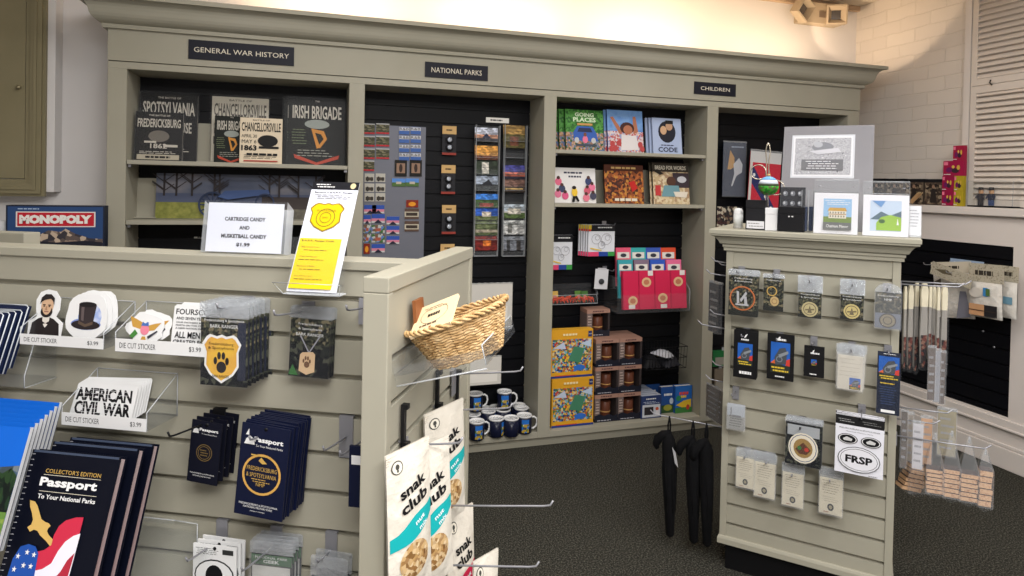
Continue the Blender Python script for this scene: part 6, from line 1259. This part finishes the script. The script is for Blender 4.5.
# umbrellas
ph_, ud = side_hook(-1, .03, 428, .27, 'long chrome hook carrying three folded black umbrellas', .0)
ubl = noisy('umbrella_cloth', [(5, 5, 7), (11, 11, 14)], 30, .9, .3); first_u = None
hookz = ph_.z
for k, (x, lb, yb) in enumerate(((668.5, 'folded black umbrella with a white tag, hanging nearest the hook tip', 531), (694, 'folded black umbrella hanging in the middle of the long hook', 535), (708, 'folded black umbrella hanging closest to the tower', 540))):
    best = min(range(1, 30), key=lambda q: abs(proj(ph_ + ud * q * .01)[0] - x)); p = ph_ + ud * best * .01
    if first_u: u2 = dup(first_u, p, (0, 0, AR + .3 * k), lb); [bpy.data.objects.remove(c) for c in list(u2.children) if c.name.startswith('price_tag')]; continue
    u = thing('folded_umbrella', lb, 'umbrella', p, (0, 0, AR), 'folded black umbrellas'); first_u = u; Lu = .46
    b = MB(); b.tube([(0, 0, .003), (.004, 0, -.03), (.003, 0, -.075)], .0035, ubl, 6); b.tube([(0, 0, .003), (-.005, 0, -.03), (-.004, 0, -.075)], .0035, ubl, 6); b.build('wrist_strap', u)
    b = MB(); b.tube([(-.006, 0, -.055), (-.004, 0, -.075), (0, 0, -.1), (.004, 0, -.2), (.008, 0, -.32), (.012, 0, -Lu + .01), (.012, 0, -Lu)], [.01, .02, .026, .026, .022, .016, .006], ubl, 12); b.build('folded_canopy', u)
    b = MB(); b.tube([(.004, .0, -.058), (-.02, -.004, -.07), (-.042, -.004, -.09), (-.05, -.002, -.115), (-.046, 0, -.13)], [.01, .017, .018, .014, .008], ubl, 10); b.build('curved_handle', u)
    b = MB()
    for a in range(6): t_ = a * math.pi / 3; b.tube([(.02 * math.cos(t_), .02 * math.sin(t_), -.08), (.004 + .0265 * math.cos(t_ + .15), .0265 * math.sin(t_ + .15), -.2), (.01 + .0185 * math.cos(t_ + .3), .0185 * math.sin(t_ + .3), -.36)], .003, ubl, 5)
    b.build('canopy_folds', u)
    b = MB(); b.add([(.02, -.03, -.1), (.034, -.03, -.12), (.045, -.03, -.175), (.032, -.03, -.16)], [(0, 1, 2, 3)], C(170, 170, 172)); b.build('price_tag', u)
# right side of the tower
for dp, y, L, lb in ((.05, 284, .17, 'front upper chrome hook on the tower right side carrying knife bags'), (.16, 281, .2, 'rear upper chrome hook on the tower right side'), (.05, 407, .15, 'chrome hook above the beige cards, tower right side'), (.1, 419, .12, 'lower chrome hook with beige cards, tower right side'), (.04, 436, .25, 'long chrome hook carrying the bags of wooden tokens')):
    side_hook(1, dp, y, L, lb, .03)
bead = mosaic('beadwork', [(34, 20, 18), (96, 44, 36), (20, 18, 22), (130, 96, 80), (40, 28, 26)], 90)
bone = C(224, 216, 190, .5)
def knife(A): pass
kp0 = side(1, .05, 284)
for k, (x0, y0, x1, y1) in enumerate(((901, 285, 905, 371), (905, 284, 912, 372), (911.5, 280, 917, 374), (917, 282, 927, 370), (926, 284, 930, 366), (929, 285, 934, 368), (934, 286, 938, 372), (938, 284, 946, 377))):
    D_ = .03 + .02 * (k % 3); F = Frame(FR.P - FR.n * D_, AR + .5); loc, w_, h_ = F.rect(x0, y0, x1, y1)
    r = thing('knife_packet', 'bagged beaded toy knife with pale handle, %s from the left on the tower right side' % ('first', 'second', 'third', 'fourth', 'fifth', 'sixth', 'seventh', 'eighth')[k], 'toy knife', loc, (0, 0, F.rz), 'bagged beaded knives')
    b = MB(); b.prism([(-w_ * .32, h_ * .72), (w_ * .32, h_ * .72), (w_ * .36, h_ * .9), (w_ * .2, h_ * .985), (-w_ * .2, h_ * .985), (-w_ * .36, h_ * .9)], -.004, .004, bone); b.build('handle', r)
    b = MB(); b.prism([(-w_ * .3, h_ * .72), (-w_ * .36, h_ * .4), (-w_ * .2, h_ * .08), (0, h_ * .03), (w_ * .22, h_ * .1), (w_ * .36, h_ * .42), (w_ * .3, h_ * .72)], -.004, .004, C(150, 146, 140)); b.prism([(-w_ * .3, h_ * .4), (-w_ * .2, h_ * .08), (0, h_ * .03), (w_ * .22, h_ * .1), (w_ * .3, h_ * .4)], -.006, .006, bead); b.build('beaded_sheath', r)
    b = MB(); b.prism([(-w_ / 2, h_ * .02), (-w_ * .2, 0), (w_ * .2, 0), (w_ / 2, h_ * .03), (w_ / 2, h_), (-w_ / 2, h_ * .99)], -.008, -.0075, FILM); b.build('clear_bag', r)
for k, (x0, y0, x1, y1) in enumerate(((927, 345, 934, 401), (933, 348, 939, 403), (939, 350, 944, 405))):
    r, loc, w_, h_, F = edgepack((x0, y0, x1, y1), .09 + .02 * k, 'long narrow clear pack under the knives, %s' % ('left', 'middle', 'right')[k], C(90, 76, 68) if k != 1 else C(150, 152, 160), 1, rz=AR + .3, name='long_packet')
# beige cards and brown bags above the tokens
for k, (px_, dp, c, lb) in enumerate((((900, 408, 906, 468), .06, (90, 78, 68), 'dark narrow bag hanging beside the tower right post'), ((906, 411, 912, 462), .1, (150, 140, 128), 'pale narrow bag second from the tower right post'), ((912, 420, 922, 470), .05, (206, 204, 210), 'white wrapped token bag beside the tower right post'), ((920, 415, 931, 466), .14, (206, 160, 120), 'orange brown card in a bag above the tokens'), ((937, 407, 955, 457), .2, (150, 140, 108), 'large beige translucent bag behind the token bags'))):
    edgepack(px_, dp, lb, C(*c), 1, rz=AR + .2 * (k % 2), name='card_packet', top=.012)
wood = noisy('token_wood', [(196, 150, 112), (222, 184, 146), (176, 124, 86)], 120, .7); ft = None
for k, (x0, y0, x1, y1) in enumerate(((905, 464, 924, 490), (925, 467, 941.5, 491), (942, 467, 957.5, 495), (958.5, 471.5, 975.5, 499), (977, 468, 989.5, 504))):
    lb = 'clear bag of stacked wooden tokens, %s' % ('nearest the tower with leaning slabs', 'second from the tower', 'third from the tower', 'fourth from the tower', 'last one at the hook tip')[k]
    F = Frame(FR.P - FR.n * .04, AR + (.5 if k == 0 else .1)); loc, w_, h_ = F.rect(x0, y0, x1, y1); ty = (437, 432, 430, 436, 448)[k]; tp = F.rect(x0, ty, x1, y1)[2]
    r = thing('token_bag', lb, 'bag of tokens', loc, (0, -.0, F.rz), 'bags of wooden tokens'); nn = 6; sh = h_ / nn
    for q in range(nn):
        b = MB(); j = .002 * math.sin(q * 2.1 + k); sk_ = (.004 * (nn - q) if k == 0 else 0)
        b.box(-w_ / 2 + j - sk_, w_ / 2 + j - sk_, -.02, .02, q * sh + .0008, (q + 1) * sh - .0012, wood); b.box(-w_ / 2 + j - sk_, w_ / 2 + j - sk_, -.0205, .0205, (q + 1) * sh - .0018, (q + 1) * sh - .0011, C(60, 40, 34)); o = b.build('wooden_token', r)
        if k in (0, 4): o.rotation_euler = (0, (.2 if k == 0 else -.0), 0)
    b = MB(); m_ = .004; b.add([(-w_ / 2 - m_, -.024, -.004), (w_ / 2 + m_, -.024, -.004), (w_ / 2 + m_, -.024, h_), (.004, -.004, tp), (-.004, -.004, tp), (-w_ / 2 - m_, -.024, h_), (0, -.01, -.022), (-w_ / 2 - m_, .024, -.004), (w_ / 2 + m_, .024, -.004), (w_ / 2 + m_, .024, h_), (-w_ / 2 - m_, .024, h_)], [(0, 1, 2, 5), (5, 2, 3, 4), (0, 6, 1), (1, 8, 9, 2), (7, 0, 5, 10), (9, 3, 2), (10, 5, 4)], HANG); b.build('clear_bag', r)
    b = MB(); b.tube([(0, -.004, tp - .02), (.001, -.004, tp - .006), (0, -.004, tp)], .0035, MILK, 6); b.build('gathered_neck', r)
# ============================================================ RIGHT WALL GOODS
cot = noisy('cotton', [(206, 200, 190), (226, 222, 214)], 40, .9, .6)
gtxt = noisy('printed_header', [(120, 112, 96), (186, 178, 158), (170, 162, 144)], 130, .7)
def wpack(px, off, roll, label, hdr, art, frac=.28, body=cot, puff=.02):
    loc, w_, h_ = FLW.rect(*px, off); r = thing('cotton_packet', label, 'packet', loc, (0, roll, FLW.rz))
    hb = h_ * (1 - frac); N = 10
    def surf(s_): return [((i / N - .5) * w_ * .94, s_ * (.002 + puff * max(0, 1 - (2 * abs(i / N - .5)) ** 3) * max(0, 1 - (2 * abs(j / N - .5)) ** 4)), hb * j / N) for j in range(N + 1) for i in range(N + 1)]
    fc = [(j * (N + 1) + i, j * (N + 1) + i + 1, (j + 1) * (N + 1) + i + 1, (j + 1) * (N + 1) + i) for j in range(N) for i in range(N)]
    b = MB(); b.add(surf(-1), fc, body, True); b.add(surf(1), fc, body, True); b.build('filled_bag', r)
    b = MB(); b.box(-w_ * .4, w_ * .4, -puff - .004, -puff - .003, hb * .05, hb * .95, FILM); art(Art(b, -w_ / 2, 0, w_, hb, -puff - .0045, .0005)); b.build('printed_insert', r)
    if frac: b = MB(); b.box(-w_ / 2, w_ / 2, -.004, .002, hb, h_, hdr); A = Art(b, -w_ / 2, hb, w_, h_ - hb, -.004, .0005); A.scr(.5, .5, .3, C(60, 54, 46), .7); b.build('header_card', r)
    return r
def cotart(A): A.r(.1, .06, .55, .38, C(196, 150, 110)); A.r(.55, .06, .92, .38, C(40, 38, 40)); A.e(.3, .7, .2, .14, C(206, 200, 190)); A.r(.52, .62, .66, .86, C(60, 130, 190)); A.r(.6, .64, .72, .84, C(80, 110, 60)); A.r(.1, .2, .92, .22, C(60, 50, 44))
wpack((969, 264, 1003, 318), .12, -.03, 'cotton packet with grey lettered header, tan and black squares below', gtxt, cotart, .34)
wpack((998, 266, 1017, 318), .06, 0, 'cotton packet half behind the one with tan and black squares', gtxt, lambda A: A.r(.4, .4, .9, .6, C(110, 150, 170)), .3)
wpack((936, 262, 976, 318), .08, -.14, 'white cotton bag hanging askew left of the grey lettered header', C(206, 196, 176), lambda A: (A.p([(.1, .8), (.3, .88), (.3, .7), (.15, .66)], C(90, 80, 70)), A.p([(.6, .0), (.75, .6), (.9, .6), (.95, .05)], C(120, 120, 130))), .2)
loc, w_, h_ = FLW.rect(929, 259, 970, 281, .16)
b = MB(); b.box(-w_ / 2, w_ / 2, -.002, .002, 0, h_ * .6, gtxt); Art(b, -w_ / 2, 0, w_, h_ * .6, -.002, .0005).p([(.1, .5), (.4, .75), (.55, .5), (.3, .35)], C(96, 88, 70)); r = thing('folded_header', 'tilted tan header card with dark script in front of the askew bag', 'card', loc, (0, .22, FLW.rz)); b.build('header_card', r)
loc, w_, h_ = FLW.rect(950, 260, 983, 270, .05); b = MB(); b.box(-w_ / 2, w_ / 2, -.002, .002, 0, h_, C(150, 170, 196)); Art(b, -w_ / 2, 0, w_, h_, -.002, .0005).lines(.1, .9, .2, .8, 2, C(220, 224, 230), .4); r = thing('folded_header', 'pale blue header card behind the tan one on the black panel', 'card', loc, (0, 0, FLW.rz)); b.build('header_card', r)
hook(FLW, 975, 270, .2, 'chrome hook on the black panel carrying the cotton packets', rise=0); hook(FLW, 1004, 272, .12, 'short chrome hook at the right of the black panel', rise=0)
hook(FLW, 952, 262, .2, 'chrome hook on the black panel carrying the askew bag', rise=0)
# ledge goods
LZ = 1.323
FLD = Frame((3.44, 0, 0), -math.pi / 2)
def ledge(px, off=0): loc, w_, h_ = FLD.rect(*px, off); h_ += loc.z - LZ; loc.z = LZ; return loc, w_, h_
sep = mosaic('sepia_photo', [(60, 50, 44), (110, 96, 80), (150, 134, 112), (84, 70, 60), (40, 34, 32)], 60)
for k, (x0, x1) in enumerate(((868, 884), (885, 903), (904, 923), (924, 942))):
    loc, w_, h_ = ledge((x0, 178.5 + .2 * k, x1, 205), 0)
    r = thing('picture_box', 'sepia picture box with black top band on the ledge, %s of the row' % ('leftmost', 'second', 'third', 'rightmost')[k], 'box', loc, (0, 0, FLD.rz), 'sepia picture boxes')
    b = MB(); b.box(-w_ / 2, w_ / 2, 0, .03, 0, h_ * .88, C(70, 60, 52)); A = Art(b, -w_ / 2, 0, w_, h_ * .88, 0, .0005); A.r(.03, .03, .97, .97, sep); A.p([(.3, .1), (.4, .7), (.5, .8), (.62, .66), (.7, .1)], C(44, 38, 36)); A.e(.5, .8, .08, .08, C(150, 120, 100)); b.build('printed_box', r); MB().box(-w_ / 2 - .001, w_ / 2 + .001, -.001, .031, h_ * .88, h_, C(24, 24, 28)).build('box_lid', r)
def brick_art(c1, c2):
    def f(A): A.e(.3, .4, .16, .18, C(*c2)); A.e(.6, .35, .18, .16, C(60, 40, 50)); A.e(.75, .55, .08, .16, C(206, 170, 70)); A.e(.5, .6, .07, .1, C(220, 190, 90)); A.r(.05, .72, .25, .94, C(236, 120, 150)); A.lines(.05, .5, .05, .15, 1, WHT, .5)
    return f
zl = LZ
for k, (x0, x1, row, c, lb) in enumerate(((941.5, 953, 0, (150, 24, 66), 'magenta toy box at the bottom left of the ledge stack'), (953.5, 962.5, 0, (176, 156, 40), 'yellow toy box at the bottom of the ledge stack'), (941.5, 953, 1, (150, 24, 66), 'magenta toy box in the second layer of the ledge stack'), (953.5, 962.5, 1, (176, 156, 40), 'yellow toy box in the second layer of the ledge stack'), (942, 962.5, 2, (160, 26, 70), 'wide magenta toy box in the third layer of the ledge stack'), (951.5, 962.5, 3, (160, 30, 64), 'magenta toy box topmost of the ledge stack'))):
    loc, w_, _ = ledge((x0, 180, x1, 204), .02); hh = .083; r = thing('toy_box', lb, 'toy box', Vector((loc.x, loc.y, LZ + row * (hh + .0006))), (0, 0, FLD.rz)); b = MB(); b.box(-w_ / 2, w_ / 2, 0, .022, 0, hh, C(*c)); brick_art(c, (110, 30, 90))(Art(b, -w_ / 2, 0, w_, hh, 0, .0005)); b.build('carton', r); MB().box(-w_ / 2 + .001, w_ / 2 - .001, .002, .02, hh, hh + .0005, C(130, 24, 60)).build('top_flap', r)
loc, w_, h_ = ledge((966.5, 181, 1012, 208.5), .02)
gc = thing('display_case', 'small clear display case with black base holding two figurines on the ledge', 'display case', loc, (0, 0, FLD.rz)); dp = .075
b = MB(); b.box(-w_ / 2, w_ / 2, 0, dp, 0, .008, C(18, 18, 20)); b.build('base', gc)
b = MB(); x0, x1, z1 = -w_ / 2 + .002, w_ / 2 - .002, h_
for q in ((x0, x1, 0, .0015, .008, z1), (x0, x1, dp - .0015, dp, .008, z1), (x0, x0 + .0015, 0, dp, .008, z1), (x1 - .0015, x1, 0, dp, .008, z1), (x0, x1, 0, dp, z1, z1 + .0015)): b.box(*q, ACR)
for q in ((x0, 0), (x1, 0), (x0, dp), (x1, dp)): b.tube([(q[0], q[1], .008), (q[0], q[1], z1)], .0011, ACRE, 4)
b.tube([(x0, 0, z1), (x1, 0, z1), (x1, dp, z1), (x0, dp, z1)], .0011, ACRE, 4, close=True); b.build('clear_cover', gc)
for k, (x, c1, c2, lb) in enumerate(((980.5, (50, 46, 52), (40, 36, 40), 'toy soldier figurine in grey with black cap, left in the case'), (991, (34, 40, 60), (46, 70, 120), 'toy soldier figurine in dark blue, right in the case'))):
    p = FLD.hit(x, 205, -.02); r = thing('toy_figurine', lb, 'figurine', Vector((p.x, p.y, LZ + .009)), (0, 0, FLD.rz)); r.scale = (1.45, 1.45, 1.45)
    b = MB(); b.box(-.008, -.001, -.005, .005, 0, .02, C(*c2)); b.box(.001, .008, -.005, .005, 0, .02, C(*c2)); b.build('legs', r, bevel=.001)
    b = MB(); b.prism([(-.009, .02), (.009, .02), (.0075, .042), (-.0075, .042)], -.006, .006, C(*c1)); b.tube([(-.008, 0, .04), (-.014, -.002, .032), (-.013, -.007, .026)], .003, C(*c1), 6); b.tube([(.008, 0, .04), (.014, -.002, .032), (.013, -.007, .026)], .003, C(*c1), 6); b.build('torso', r)
    b = MB(); b.lathe([(0, .042), (.007, .043), (.0078, .048), (.0078, .056), (.006, .06), (0, .061)], 0, 0, C(206, 160, 120), 14); A = Art(b, -.007, .043, .014, .016, -.0079, .0003); A.e(.3, .55, .07, .07, INK); A.e(.7, .55, .07, .07, INK); A.r(.35, .25, .65, .32, C(70, 40, 34)); b.build('head', r)
    b = MB(); b.lathe([(.0085, .057), (.0085, .064), (.007, .067), (0, .067)], 0, 0, C(26, 26, 30), 14); b.box(-.007, .007, -.014, -.005, .0565, .058, C(20, 20, 22)); b.build('cap', r)
# emergency light on the back wall near the ceiling
FBW = Frame((0, YB, 0), 0); loc, w_, h_ = FBW.rect(794, 6, 833, 26, .0)
r = thing('emergency_light', 'cream twin-head emergency light high on the back wall corner', 'emergency light', loc + Vector((0, 0, 0)), (0, 0, 0)); cr_ = C(176, 160, 138, .5)
b = MB(); b.box(-w_ / 2, w_ / 2, -.07, -.001, 0, h_, cr_); b.box(-.02, .05, -.073, -.07, h_ * .3, h_ * .6, C(120, 104, 90)); b.box(w_ * .35, w_ * .37, -.071, -.07, .01, h_ - .01, C(110, 94, 80)); b.build('housing', r, bevel=.004)
for x, y, rt in ((803, 9, (.2, .5, .3)), (836, 15, (.1, 0, -.5))):
    p = FBW.hit(x, y, .1) - loc; hd = .062; b = MB()
    for j, (s1, y1) in enumerate(((hd, -.04), (hd * .9, -.045), (hd * .5, -.01))):
        pass
    vs = []; 
    for s1, yy in ((hd, .03), (hd, -.03), (hd * .86, -.032), (hd * .45, .005)): vs += [(-s1, yy, -s1), (s1, yy, -s1), (s1, yy, s1), (-s1, yy, s1)]
    b.add(vs, [(0, 1, 2, 3)] + [(4 * i + q, 4 * i + (q + 1) % 4, 4 * i + 4 + (q + 1) % 4, 4 * i + 4 + q) for i in range(3) for q in range(4)] + [(12, 13, 14, 15)], cr_); h1 = b.build('lamp_head', r, p, rt)
    MB().box(-hd * .44, hd * .44, .0, .003, -hd * .44, hd * .44, C(110, 104, 100, .1, .6)).build('reflector', h1)
